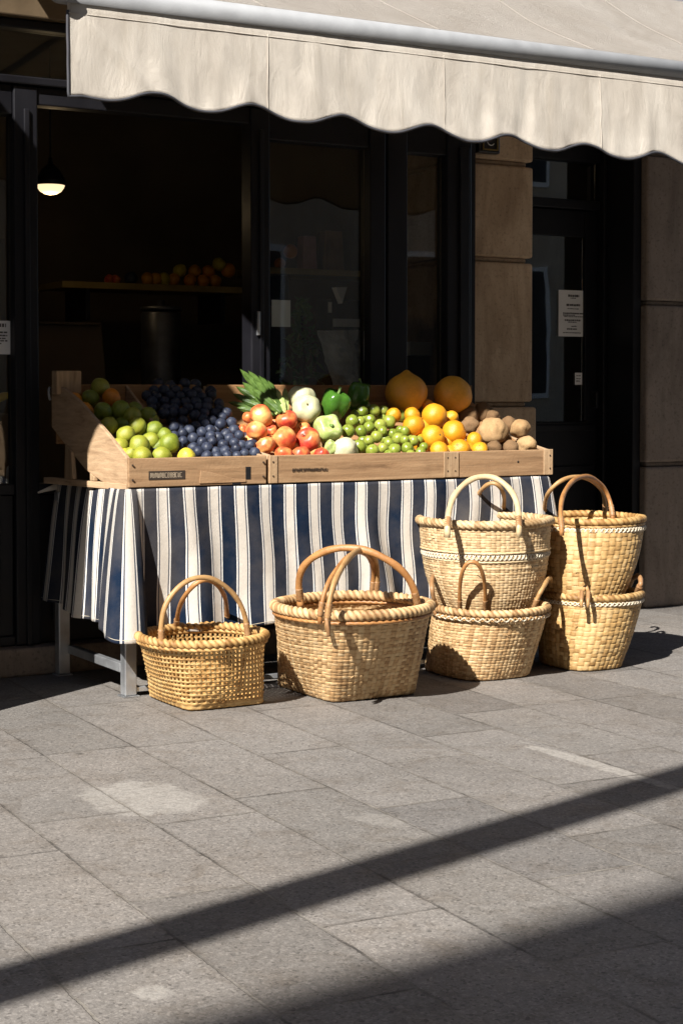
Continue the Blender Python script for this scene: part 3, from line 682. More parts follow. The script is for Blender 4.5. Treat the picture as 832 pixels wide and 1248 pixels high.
tag(clo, 'navy and cream striped cotton cloth draped down the front of the market table', 'tablecloth')
NZ = 47
hem = [Vector(V[i * NZ + NZ - 2]) + Vector((0, -0.0012, 0)) for i in range(0, len(V) // NZ)]
tube('hem_stitch', hem, 0.0011, MAT['raffia'], clo, 5)
tip = smooth_path([(2.345, 6.17, 0.735), (2.30, 6.15, 0.725), (2.262, 6.16, 0.712)], 8)
tube('corner_tie', tip, 0.014, MAT['cloth'], clo, 8, rfun=lambda i, th, r: r * (1 - 0.1 * i) * (1 + 0.3 * math.cos(3 * th)), flat=0.5)

# ------------------------------------------------------------------ crates
YF, YB = 5.550, 6.12
PS = 0.50                                                # slope of the fruit beds
def bed(Y, off=0.0): return 0.862 + PS * (Y - 5.60) + off
def crate(name, x0, x1, label, first):
    t = thing(name, ((x0 + x1) / 2, 5.85, 0.747), label, 'crate', 'fruit crates on the market table')
    flare = -0.075 if first else 0.0
    fb = box('front_board', (x0, YF, 0.757), (x1, YF + 0.016, 0.862), MAT['wood_x'], t, 0.003, loc=((x0 + x1) / 2, YF, 0.8))
    def sk(v):
        g = (v[1] - YF) / (YB - YF); return (v[0] + flare * g, v[1], v[2])
    poly = [(YF + 0.017, 0.757), (YF + 0.017, 0.864), (5.70, 0.948), (5.90, 1.062), (6.02, 1.113), (YB, 1.128), (YB, 0.965), (5.99, 0.885), (5.86, 0.81), (5.76, 0.777), (5.70, 0.757)]
    V, n = [], len(poly)
    inner = [(YF + 0.017, 0.757), (YF + 0.017, 0.864), (5.66, 0.875), (5.92, 0.99), (6.03, 1.075), (YB, 1.124), (YB, 0.965), (5.86, 0.81), (5.70, 0.757)]
    sb = prism('side_board', poly if first else inner, 0, x0 + 0.001, x0 + 0.016, MAT['wood_y'], t, 0.003, skew=sk if first else None, loc=(x0, 5.83, 0.9))
    low = inner if first else [(YF + 0.017, 0.757), (YF + 0.017, 0.862), (5.80, 0.905), (YB, 0.965), (YB, 0.90), (5.86, 0.81), (5.70, 0.757)]
    prism('side_board', low, 0, x1 - 0.016, x1 - 0.001, MAT['wood_y'], t, 0.003, loc=(x1, 5.83, 0.9))
    box('back_board', (x0 + flare + 0.017, YB - 0.018, 0.90), (x1 - 0.017, YB - 0.002, 1.128), MAT['wood_back'], t, 0.003)
    fl = [(YF + 0.02, bed(YF + 0.02, -0.056)), (YB - 0.02, bed(YB - 0.02, -0.056)), (YB - 0.02, bed(YB - 0.02, -0.068)), (YF + 0.02, bed(YF + 0.02, -0.068))]
    prism('floor_board', fl, 0, x0 + 0.02, x1 - 0.02, MAT['wood_back'], t, 0.001)
    box('base_rail', (x0 + flare * 0.9 - (0.012 if first else -0.02), YF + 0.03, 0.7465), (x0 + (0.020 if first else 0.05), YB + 0.03, 0.7565), MAT['wood_y'], t, 0.002) if not first else \
        prism('base_rail', [(x0 - 0.004, YF + 0.018), (x0 + 0.016, YF + 0.018), (x0 - 0.05, YB + 0.06), (x0 - 0.085, YB + 0.06)], 2, 0.7465, 0.770, MAT['wood_y'], t, 0.002)
    nl = []
    for xx in (x0 + 0.014, x1 - 0.014) + (() if first else (3.742, 3.778)):
        for zz in (0.785, 0.838): nl.append(((xx - 0.0025, YF - 0.0066, zz - 0.0025), (xx + 0.0025, YF - 0.0002, zz + 0.0025)))
    for q0, q1 in nl: box('nail', q0, q1, MAT['burnt'], fb, 0)
    if first:
        prism('support_post', [(5.93, 0.772), (6.02, 0.772), (6.01, 0.905), (5.95, 0.875)], 0, x0 - 0.062, x0 - 0.046, MAT['wood_z'], t, 0.002)
        prism('support_post', [(5.79, 0.772), (5.83, 0.772), (5.83, 0.80), (5.79, 0.787)], 0, x0 - 0.035, x0 - 0.020, MAT['wood_z'], t, 0.002)
        box('corner_post', (x0 - 0.080, YB - 0.075, 1.09), (x0 + 0.020, YB - 0.020, 1.180), MAT['wood_z'], t, 0.004)
        hk = smooth_path([(x0 - 0.088, 6.10, 1.115), (x0 - 0.098, 6.08, 1.108), (x0 - 0.100, 6.075, 1.085), (x0 - 0.092, 6.085, 1.07)], 10)
        tube('wire_hook', hk, 0.005, MAT['bar'], t, 8)
    else:
        box('corner_post', (x0 - 0.001, YF - 0.004, 0.758), (x0 + 0.034, YF - 0.0005, 0.861), MAT['wood_z'], t, 0.002)
        box('corner_post', (x1 - 0.045, YF - 0.004, 0.758), (x1 + 0.002, YF - 0.0005, 0.863), MAT['wood_z'], t, 0.002)
        box('batten', (3.725, YF - 0.005, 0.760), (3.795, YF - 0.0005, 0.860), MAT['wood_z'], t, 0.002)
    return t, fb
c1, f1 = crate('fruit_crate', 2.378, 2.932, 'short wooden crate with a sloping side, holding limes and blue plums', True)
c2, f2 = crate('fruit_crate', 2.944, 4.263, 'long wooden crate holding apples, green plums, oranges and potatoes', False)
def divider(t, x, dx):
    poly = [(5.74, 0.86), (5.74, 0.93), (YB - 0.02, 1.125), (YB - 0.02, 0.92)]
    prism('divider', poly, 0, x, x + 0.012, MAT['wood_y'], t, 0.002, skew=lambda v: (v[0] + dx * (v[1] - 5.74) / 0.36, v[1], v[2]))
divider(c1, 2.60, 0.0); 
# stamped marks and slots on the front boards
def stamp(parent, xa, xb, za, zb, plate):
    y = YF - 0.0005
    if plate: box('stamp_plate', (xa, y - 0.0012, za), (xb, y, zb), MAT['burnt'], parent, 0)
    x = xa + 0.006; lst = []; h = zb - za
    while x < xb - 0.010:
        wd = random.uniform(0.005, 0.009); a, b = za + h * 0.22, zb - h * 0.22
        kind = random.randrange(4); q0, q1 = y - 0.0022, y - 0.0013
        lst.append(((x, q0, a), (x + 0.0018, q1, b)))
        if kind != 1: lst.append(((x + 0.0018, q0, b - 0.0018), (x + wd, q1, b)))
        if kind != 2: lst.append(((x + 0.0018, q0, a), (x + wd, q1, a + 0.0018)))
        if kind > 0: lst.append(((x + wd - 0.0018, q0, a + 0.002), (x + wd, q1, b - 0.002)))
        if kind == 3: lst.append(((x + 0.0018, q0, (a + b) / 2), (x + wd - .002, q1, (a + b) / 2 + 0.0016)))
        x += wd + 0.0028
    boxes('stamped_mark', lst, MAT['pale_ink'] if plate else MAT['burnt'], parent)
stamp(f1, 2.455, 2.598, 0.7835, 0.815, True)
stamp(f2, 3.035, 3.20, 0.794, 0.816, False)
box('slot', (2.845, YF - 0.001, 0.775), (2.866, YF + 0.001, 0.822), MAT['black_metal'], f1, 0)
box('slot', (2.79, YF - 0.001, 0.7575), (2.825, YF + 0.001, 0.775), MAT['black_metal'], f1, 0)
prism('wood_chip', [(2.655, 0.765), (2.66, 0.812), (2.70, 0.806), (2.79, 0.781), (2.845, 0.775), (2.845, 0.766)], 1, YF - 0.0035, YF - 0.0005, MAT['wood_x'], f1, 0.001)
tube('nail_hole', [Vector((4.09, YF - 0.0012, 0.815)), Vector((4.09, YF + 0.001, 0.815))], 0.005, MAT['burnt'], f2, 8)

# ------------------------------------------------------------------ fruit
def round_mesh(name, mat, shape, nu=28, nv=18, seed=0, lump=0.03):
    """unit fruit: SHAPE(lat -1..1 from the bottom to the top, lon) -> (radius, z)"""
    V, Fc = [], []
    for i in range(nv + 1):
        ph = PI * i / nv
        for j in range(nu):
            lo = 2 * PI * j / nu; r, z = shape(ph, lo)
            q = Vector((r * math.cos(lo), r * math.sin(lo), z)); q *= 1 + lump * mnoise.noise(q * 1.1 + Vector((seed * 7.3, 1.7, seed * 3.1))) * 1.6 + lump * 0.5 * mnoise.noise(q * 2.6 + Vector((3.3, seed * 5.9, 0)))
            V.append(tuple(q))
    for i in range(nv):
        for j in range(nu): Fc.append((i * nu + j, i * nu + (j + 1) % nu, (i + 1) * nu + (j + 1) % nu, (i + 1) * nu + j))
    me = bpy.data.meshes.new(name); me.from_pydata(V, [], Fc)
    bm = bmesh.new(); bm.from_mesh(me); bmesh.ops.remove_doubles(bm, verts=bm.verts, dist=1e-5); bmesh.ops.recalc_face_normals(bm, faces=bm.faces); bm.to_mesh(me); bm.free()
    me.polygons.foreach_set('use_smooth', [True] * len(me.polygons)); me.materials.append(mat)
    return me
def sh_lime(ph, lo):
    z = -math.cos(ph); r = math.sin(ph) * (1 + 0.015 * math.sin(3 * lo))
    return r, z * 1.06 + 0.10 * (max(0, z) ** 14) - 0.05 * (max(0, -z) ** 14)
def sh_ball(ph, lo): return math.sin(ph) * (1 + 0.012 * math.sin(2 * lo + 1)), -math.cos(ph) * 0.96 - 0.05 * math.exp(-(ph - PI) ** 2 / 0.02)
def sh_plum(ph, lo):
    g = math.exp(-(math.sin(lo / 2) / 0.13) ** 2)
    return math.sin(ph) * (1 - 0.05 * g), -math.cos(ph) * 1.06 - 0.10 * math.exp(-(PI - ph) ** 2 / 0.05)
def sh_apple(ph, lo):
    z = -math.cos(ph); r = math.sin(ph) * (1.0 + 0.06 * z) * (1 + 0.018 * math.cos(5 * lo) * (1 if z < 0 else 0.3))
    return r, z * 0.9 - 0.34 * math.exp(-((PI - ph) / 0.33) ** 2) + 0.16 * math.exp(-(ph / 0.3) ** 2)
def sh_squash(ph, lo):
    z = -math.cos(ph); r = math.sin(ph) * (1 + 0.03 * math.cos(6 * lo))
    return r, z * 0.88 - 0.22 * math.exp(-((PI - ph) / 0.35) ** 2) + 0.1 * math.exp(-(ph / 0.3) ** 2)
def sh_pepper(ph, lo):
    z = -math.cos(ph); r = (max(0.0, math.sin(ph)) ** 0.75) * (1 + 0.11 * math.cos(4 * lo)) * (1 + 0.12 * z)
    return r * 0.92, z * 1.12 - 0.30 * math.exp(-((PI - ph) / 0.4) ** 2) + 0.2 * math.exp(-(ph / 0.35) ** 2)
def sh_pumpkin(ph, lo):
    z = -math.cos(ph); r = math.sin(ph) * (1 + 0.012 * math.cos(8 * lo))
    return r, z * 0.95 + 0.17 * math.exp(-((PI - ph) / 0.22) ** 2)
def sh_potato(ph, lo):
    z = -math.cos(ph); d = Vector((math.sin(ph) * math.cos(lo), math.sin(ph) * math.sin(lo), z))
    k = 1 + 0.16 * mnoise.noise(d * 1.3) + 0.05 * mnoise.noise(d * 3.5 + Vector((5, 1, 2)))
    return math.sin(ph) * k, z * k
MESH = {}
for nm, mt, sp, nu, nv in (('lime', 'lime', sh_lime, 28, 18), ('lemon', 'lemon', sh_lime, 28, 18), ('orange', 'orange', sh_ball, 28, 18), ('yellow_orange', 'yellow_orange', sh_ball, 32, 20),
                           ('blue_plum', 'blue_plum', sh_plum, 24, 16), ('green_plum', 'green_plum', sh_plum, 24, 16), ('red_apple', 'apple', sh_apple, 36, 24),
                           ('pale_squash', 'pale_squash', sh_squash, 36, 24), ('pale_aubergine', 'pale_squash', sh_potato, 32, 22), ('pale_green_pepper', 'pale_green', sh_pepper, 40, 26), ('green_pepper', 'pepper', sh_pepper, 40, 26),
                           ('dark_green_pepper', 'dark_pepper', sh_pepper, 40, 26), ('pumpkin', 'pumpkin', sh_pumpkin, 48, 30), ('potato', 'potato', sh_potato, 32, 22), ('brown_potato', 'brown_potato', sh_potato, 32, 22)):
    MESH[nm] = [round_mesh(nm, MAT[mt], sp, nu, nv, sd, {'apple': 0.065, 'potato': 0.05, 'brown_potato': 0.06, 'pumpkin': 0.025, 'pepper': 0.06, 'dark_pepper': 0.06}.get(mt, 0.045)) for sd in range(4)]
STEM = {}
def stem_mesh(kind, mat, h, r, bend):
    P = smooth_path([(0, 0, -0.12), (0.01, 0, h * 0.4), (bend, 0.02, h)], 8)
    V, Fc = tube_geo(P, r, 8, rfun=lambda i, th, rr: rr * (1.0 + (0.5 if i < 2 else 0) + (0.25 if i == 8 else 0)), up=Vector((0, 1, 0)))
    me = bpy.data.meshes.new('stalk'); me.from_pydata([tuple(v) for v in V], [], Fc); me.polygons.foreach_set('use_smooth', [True] * len(me.polygons)); me.materials.append(MAT[mat]); STEM[kind] = me
stem_mesh('dry', 'stalk', 0.38, 0.045, 0.10); stem_mesh('green', 'green_stalk', 0.5, 0.10, 0.18)

def bed_point(px, py, off=0.0):
    """where the ray through a point of the heap meets the heap's sloping surface"""
    k = ray(px, py)                                     # z = 0.885 + PS*(Y-5.6) + off
    t = (0.862 - PS * 5.60 + off - CAMH) / (k.z - PS * k.y)
    return EYE + k * t
def fruit(kind, px, py, rpx, label, group=None, off=0.0, cat=None, tilt=None, sc=(1, 1, 1), stem=None, stem_z=0.55, pos=None):
    p = pos if pos is not None else bed_point(px, py, off)
    r = rpx * depth(p) / F
    ymin = YF + 0.022 + r * max(sc)                     # nothing pokes through the front board
    if pos is None and p.y < ymin:
        p = EYE + ray(px, py) * (ymin / ray(px, py).y); r = rpx * depth(p) / F
    while pos is None and p.x < 2.75 and p.y < 6.06 and p.x - r * 0.97 < 2.397 - 0.1316 * (p.y - YF):   # stay inside the flared side board
        p = p + ray(px, py) * 0.01; r = rpx * depth(p) / F
    o = bpy.data.objects.new(kind, random.choice(MESH[kind])); COL.objects.link(o)
    o.location = p; o.scale = (r * sc[0], r * sc[1], r * sc[2])
    o.rotation_euler = tilt if tilt is not None else (random.uniform(-1.2, 1.2), random.uniform(-1.2, 1.2), random.uniform(0, 6.28))
    tag(o, label, cat or kind.split('_')[-1], group)
    if stem:
        s = bpy.data.objects.new('stalk', STEM[stem]); COL.objects.link(s); s.parent = o; s.location = (0, 0, stem_z); s.rotation_euler = (0.15, 0.1, random.uniform(0, 6))
    return o
ORD = ['', 'first', 'second', 'third', 'fourth', 'fifth', 'sixth', 'seventh', 'eighth', 'ninth', 'tenth', 'eleventh', 'twelfth', 'thirteenth', 'fourteenth', 'fifteenth', 'sixteenth']
def heap(kind, pts, rowh, phrase, row_of, group, cat, extra=None):
    """label every fruit of a heap by its row up from the front board and its place in the row"""
    ymax = max(p[1] for p in pts); rows = {}
    for p in pts: rows.setdefault(int((ymax - p[1]) / rowh) + 1, []).append(p)
    for rw, ps in rows.items():
        for i, p in enumerate(sorted(ps, key=lambda q: q[0])):
            lab = f"{phrase}, {ORD[i + 1]} from the {row_of} in the {ORD[rw]} row up"
            fruit(kind, p[0], p[1], p[2], lab, group, off=p[3] if len(p) > 3 else 0.0, cat=cat)
def z1(x, y, r, *e): return (40 + x / 2.773, 430 + y / 2.775, r / 2.773) + e
def z2(x, y, r, *e): return (260 + x / 3.782, 430 + y / 3.782, r / 3.782) + e
def z3(x, y, r, *e): return (460 + x / 3.617, 430 + y / 3.617, r / 3.617) + e

limes = [z1(*a) for a in [(227, 117, 32, .02), (195, 155, 30), (238, 197, 31, .012), (297, 195, 33, .012), (337, 213, 30, .01), (391, 210, 27), (197, 247, 30), (258, 248, 31), (353, 250, 31, .015),
         (315, 278, 31, .01), (412, 260, 29, .01), (293, 318, 32, .005), (361, 313, 35, .012), (400, 298, 30), (445, 280, 27), (462, 307, 34, .012), (250, 300, 28, -.01),
         (370, 352, 33), (437, 350, 32), (222, 285, 22, -.015), (345, 192, 26, -.01), (300, 245, 26, -.015), (425, 318, 26, -.015), (330, 345, 26, -.02), (172, 225, 24, -.02), (268, 215, 24, -.02), (405, 232, 24, -.02), (375, 285, 24, -.025)]]
heap('lime', limes, 12.5, 'green lime', 'sloping crate side', 'limes heaped in the short crate', 'lime')
fruit('lemon', *z1(312, 350, 26)[:3], 'yellowish lime half sunk behind the front board below the limes', 'limes heaped in the short crate', cat='lime')
fruit('lemon', *z1(520, 352, 31)[:3], 'lone yellow lemon against the front board below the blue plums', cat='lemon')
for a, l in (((143, 163, 28), 'dull orange nearest the sloping crate side among the limes'), ((266, 153, 33), 'bright orange beside the topmost lime at the back of the crate'), ((173, 199, 34), 'large orange low among the shaded limes by the crate side')):
    fruit('orange', *z1(*a)[:3], l, 'oranges among the limes', off=0.012, cat='orange')

plums = [(507, 232), (553, 248), (578, 242), (607, 230), (634, 242), (672, 236), (498, 255), (531, 262), (571, 270), (600, 263), (507, 273), (541, 290), (626, 287), (653, 277), (678, 262), (700, 280), (510, 299), (572, 303), (607, 300),
         (645, 312), (683, 304), (706, 312), (733, 312), (590, 321), (620, 335), (650, 332), (559, 335), (590, 350), (622, 352), (659, 348), (687, 325), (716, 342), (751, 338), (480, 250), (690, 350), (540, 322), (575, 222), (640, 218), (478, 282), (600, 282), (665, 290), (490, 318)]
pl_pts = [z1(x + random.uniform(-2, 2), y, random.uniform(17, 20.5), random.uniform(-.004, .008)) for x, y in plums]
heap('blue_plum', pl_pts, 11.0, 'frosted blue plum', 'limes', 'sunlit blue plums', 'plum')
back = []
for r_, (yy, xa, xb) in enumerate([(108, 430, 560), (128, 395, 590), (148, 390, 610), (168, 395, 625), (188, 410, 635), (206, 430, 650)]):
    nn = int((xb - xa) / 33) + 1
    for i in range(nn):
        back.append(z1(xa + (xb - xa) * i / max(1, nn - 1) + random.uniform(-7, 7) + (8 if r_ % 2 else -4), yy + random.uniform(-5, 5), random.uniform(17, 20), random.uniform(0, .012)))
heap('blue_plum', back, 8.5, 'dark blue plum', 'crate divider', 'shaded blue plums at the back of the crate', 'plum')
for i in range(46):
    x = random.uniform(405, 745); ylo = 110 if x < 600 else (205 if x < 680 else 275)
    fruit('blue_plum', *z1(x, random.uniform(ylo, 352), 18)[:3], 'blue plum buried under the others in the plum heap', 'blue plums buried in the heap', off=-0.026, cat='plum')

apples = [((217, 295, 58), .03, 'red apple with its stalk hollow facing out, highest of the apples'), ((338, 313, 50), .025, 'round orange red apple just below the pale squash'), ((198, 363, 50), .015, 'yellow streaked red apple under the highest apple'),
          ((323, 402, 60), .012, 'broad orange red apple in the middle of the apple heap'), ((438, 402, 58), .012, 'orange flushed apple beside the pale green pepper'), ((240, 428, 46), .005, 'red apple resting by the blue plums and the front board'),
          ((138, 352, 24), 0, 'red apple mostly hidden at the edge of the blue plums'), ((268, 358, 27), -.005, 'small yellow red apple wedged between the larger apples'), ((325, 472, 42), 0, 'pale orange apple sunk behind the front board, first of its row'),
          ((405, 472, 44), 0, 'red apple sunk behind the front board, second of its row'), ((500, 474, 36), 0, 'small red apple sunk behind the front board below the pale green pepper'), ((418, 352, 32), -.005, 'dull red apple behind the orange flushed one'), ((165, 300, 30), -.01, 'shaded red apple at the back of the apple heap')]
for a, of, l in apples:
    x, y, r = z2(*a)[:3]
    fruit('red_apple', x, y, r * 1.03, l, 'red apples in the long crate', off=of, cat='apple', tilt=(random.uniform(0.2, 1.1), random.uniform(-0.5, 0.5), random.uniform(0, 6)), stem='dry', stem_z=0.5)
for x, y in ((280, 420), (380, 440), (290, 330), (180, 410), (380, 360), (460, 460)):
    a = z2(x, y, 46); fruit('red_apple', a[0], a[1], a[2], 'red apple buried under the others in the apple heap', 'buried red apples', off=-0.035, cat='apple')
FACE = math.radians(-30)
fruit('pale_squash', *z2(407, 205, 64)[:3], 'ivory squash with a short dry stalk, topmost of the pale vegetables', off=0.075, cat='squash', tilt=(0.1, 0.05, 0.4), sc=(1, 1, 1.0), stem='dry', stem_z=0.55)
fruit('pale_squash', *z2(428, 258, 67)[:3], 'cream squash with a brown hollow facing out, under the ivory one', off=0.062, cat='squash', tilt=(1.25, 0.35, FACE), stem='dry', stem_z=0.45)
fruit('pale_green_pepper', *z2(525, 352, 68)[:3], 'lumpy pale green pepper between the apples and the green plums', off=0.035, cat='pepper', tilt=(1.0, 0.5, FACE), sc=(1, 1, .9), stem='green', stem_z=0.55)
fruit('pale_aubergine', *z2(610, 448, 58)[:3], 'smooth whitish aubergine against the front board', off=0.012, cat='aubergine', tilt=(0.2, 0.1, 0.6), sc=(1.02, 1, 1.0))
fruit('pale_green_pepper', *z2(540, 437, 34)[:3], 'small pale green pepper beside the whitish aubergine', off=0.0, cat='pepper', tilt=(0.6, 0.2, 0.4))
fruit('green_pepper', *z2(560, 238, 66)[:3], 'glossy bright green pepper beside the pale squash', off=0.05, cat='pepper', tilt=(0.35, -0.15, 0.7), sc=(1, 1, 1.05), stem='green', stem_z=0.7)
fruit('dark_green_pepper', *z2(668, 200, 68)[:3], 'dark green pepper in the shade behind the green plums', off=0.03, cat='pepper', tilt=(0.2, 0.1, 0.2), sc=(.85, .9, 1.0), stem='green', stem_z=0.7)
gp = [z2(*a) for a in [(685, 270, 28), (740, 265, 28), (785, 265, 22), (640, 315, 30), (678, 315, 22), (722, 308, 25), (717, 343, 27), (768, 333, 28), (680, 362, 28), (752, 387, 28), (717, 405, 24), (670, 433, 33), (733, 452, 31), (780, 440, 25), (620, 362, 32), (808, 415, 24), (808, 468, 22), (703, 245, 20), (650, 285, 22)]] + \
     [z3(*a) for a in [(25, 252, 21), (52, 303, 29), (15, 320, 26), (90, 378, 27), (50, 397, 22), (158, 388, 24), (75, 428, 28), (130, 420, 26), (188, 440, 24), (145, 447, 20), (203, 415, 20), (120, 345, 22), (45, 450, 20), (100, 340, 20), (182, 385, 20), (22, 345, 22), (120, 385, 20)]]
gp = [(a[0], a[1], a[2], random.uniform(0.0, .01)) for a in gp]
heap('green_plum', gp, 9.0, 'round green plum', 'apples', 'green plums in the long crate', 'plum')
for i in range(26):
    a = z2(random.uniform(630, 930), random.uniform(270, 465), 27)
    fruit('green_plum', a[0], a[1], a[2], 'green plum buried under the others in the green heap', 'buried green plums', off=-0.03, cat='plum')
yo = [((70, 275, 34), .02, 'yellow orange half hidden behind the green plums'), ((152, 275, 36), .028, 'yellow orange under the first pumpkin, topmost of its stack'), ((158, 322, 49), .018, 'broad yellow orange nestled against the green plums'), ((250, 278, 55), .03, 'large yellow orange at the top of the citrus heap'),
      ((326, 284, 30), .01, 'small yellow orange partly behind the topmost large one'), ((243, 370, 53), .012, 'yellow orange in the middle of the heap above the front row'), ((337, 352, 55), .02, 'large yellow orange between the citrus heap and the potatoes'), ((424, 386, 37), .01, 'small yellow orange beside the first brown potato'),
      ((272, 432, 42), 0, 'yellow orange in the front row beside the green plums'), ((362, 428, 48), 0.003, 'largest yellow orange in the front row against the board'), ((450, 430, 38), 0, 'yellow orange in the front row beside the potatoes')]
for a, of, l in yo: fruit('yellow_orange', *z3(*a)[:3], l, 'yellow oranges in the long crate', off=of, cat='orange')
for x, y in ((200, 330), (300, 400), (390, 440), (300, 300), (200, 400), (320, 450)):
    a = z3(x, y, 46); fruit('yellow_orange', a[0], a[1], a[2], 'yellow orange buried under the others in the citrus heap', 'buried yellow oranges', off=-0.035, cat='orange')
fruit('orange', *z3(222, 232, 28)[:3], 'small shaded orange wedged between the two pumpkins', off=0.01, cat='orange')
fruit('pumpkin', *z3(125, 178, 92)[:3], 'big orange pumpkin with a pointed crown at the back of the crate', 'pumpkins at the back of the crate', off=0.035, tilt=(0.05, -0.02, 0.3), sc=(1, 1, 1.02))
fruit('pumpkin', *z3(330, 186, 86)[:3], 'round brownish pumpkin next to the stone pier', 'pumpkins at the back of the crate', off=0.035, tilt=(0.5, 0.7, 1.3), sc=(1, 1, 1))
pt = [('brown_potato', (405, 318, 40), .02, (1, 1, .95), 'brown potato beside the yellow oranges'), ('potato', (510, 345, 62), .03, (1.06, 1, .9), 'largest pale potato in the middle of the potato heap'), ('potato', (627, 334, 45), .03, (1, 1, .9), 'round potato with a dark eye, highest at the crate end'),
      ('potato', (657, 405, 43), .02, (1, 1, .95), 'smooth potato nearest the crate corner'), ('brown_potato', (515, 418, 33), .01, (1, 1, .95), 'small brown potato under the largest potato'), ('brown_potato', (585, 418, 31), .01, (.95, 1, 1.1), 'small pointed brown potato in the front row'),
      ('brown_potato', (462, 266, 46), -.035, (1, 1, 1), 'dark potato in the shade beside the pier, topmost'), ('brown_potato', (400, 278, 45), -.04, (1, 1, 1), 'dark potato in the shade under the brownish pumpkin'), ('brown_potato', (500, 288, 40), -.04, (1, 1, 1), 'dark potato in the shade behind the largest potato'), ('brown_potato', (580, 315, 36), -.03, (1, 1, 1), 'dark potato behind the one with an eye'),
      ('brown_potato', (560, 385, 30), -.035, (1, 1, 1), 'brown potato deep in the gap of the potato heap')]
for k, a, of, sc_, l in pt:
    fruit(k, *z3(*a)[:3], l, 'potatoes in the long crate', off=of, cat='potato', sc=sc_)
ep = fruit('potato', *z3(640, 440, 24)[:3], 'tiny potato sunk in the crate corner', 'potatoes in the long crate', off=-0.02, cat='potato')
# dark eye on the top potato
for o in list(bpy.data.objects):
    if o.get('label') == 'round potato with a dark eye, highest at the crate end':
        d = (EYE - o.location).normalized(); c = o.location + d * (o.scale.x * 0.93)
        V, Fc = [], []
        a = d.cross(Vector((0, 0, 1))).normalized(); b = a.cross(d)
        n = 10
        for j in range(n): V.append(c + (a * math.cos(2 * PI * j / n) + b * math.sin(2 * PI * j / n)) * o.scale.x * 0.22)
        V.append(c + d * o.scale.x * 0.10)
        me = bpy.data.meshes.new('eye'); mi = Matrix.LocRotScale(o.location, o.rotation_euler, o.scale).inverted()
        me.from_pydata([tuple(mi @ v) for v in V], [], [(j, (j + 1) % n, n) for j in range(n)]); me.materials.append(MAT['burnt'])
        e = bpy.data.objects.new('eye', me); COL.objects.link(e); e.parent = o

# bunch of leafy greens
bg_ = bed_point(338, 500, 0.02)
gr = thing('bunch_of_greens', bg_, 'bunch of dark green leaves with pale stems lying behind the apples', 'greens')
def blade(px0, py0, px1, py1, wd, off0, off1, curl, mat, name='leaf'):
    a = bed_point(px0, py0, off0); b = bed_point(px1, py1, off1)
    n, m = 16, 8; V = []
    ax = (b - a); L = ax.length; ax.normalize()
    sd = ax.cross((EYE - a).normalized()).normalized(); nr = sd.cross(ax)
    for i in range(n + 1):
        t = i / n; ww = wd * (0.25 + 0.75 * math.sin(PI * min(1, t * 0.78 + 0.12)) ** 0.8) * (1 if t < 0.85 else max(0.04, 1 - ((t - 0.85) / 0.15) ** 2))
        for j in range(m + 1):
            q = (j / m - 0.5) * 2
            V.append(a + ax * (L * t) + sd * (q * ww) + nr * (curl * math.sin(PI * t) * L * 0.3 - abs(q) ** 1.5 * ww * 0.45 + (0.004 if j == m // 2 else 0) + 0.003 * math.sin(t * 22 + q * 3) * abs(q)))
    Fc = [(i * (m + 1) + j, (i + 1) * (m + 1) + j, (i + 1) * (m + 1) + j + 1, i * (m + 1) + j + 1) for i in range(n) for j in range(m)]
    return put(name, [tuple(v) for v in V], Fc, MAT[mat], gr, smooth=True, solid=0.0015)
for a in [(340, 502, 293, 450, .030, .02, .06, .12), (338, 505, 284, 480, .028, .0, .02, .1), (342, 502, 303, 452, .034, .04, .06, .10), (344, 500, 316, 458, .032, .05, .07, .08), (336, 504, 296, 466, .034, .03, .05, .15),
          (345, 500, 327, 464, .028, .05, .07, .05), (340, 505, 278, 490, .024, .0, .01, .1), (342, 503, 308, 474, .034, .055, .07, .12), (334, 506, 289, 497, .026, .02, .01, .08),
          (341, 503, 298, 454, .030, .03, .07, .11), (343, 502, 309, 462, .030, .05, .075, .10), (339, 504, 288, 471, .028, .01, .04, .12), (345, 501, 321, 470, .028, .055, .075, .07), (337, 504, 292, 486, .028, .02, .03, .1)]:
    a = list(a); a[4] *= 0.52; blade(*a, 'leaf')
for a in [(342, 503, 338, 474, .014, .045, .075, .1), (349, 501, 347, 473, .013, .05, .075, .1), (338, 504, 329, 480, .013, .045, .07, .1), (346, 503, 343, 482, .012, .055, .08, .1)]:
    blade(*a, 'leaf_pale', 'leaf_stem')

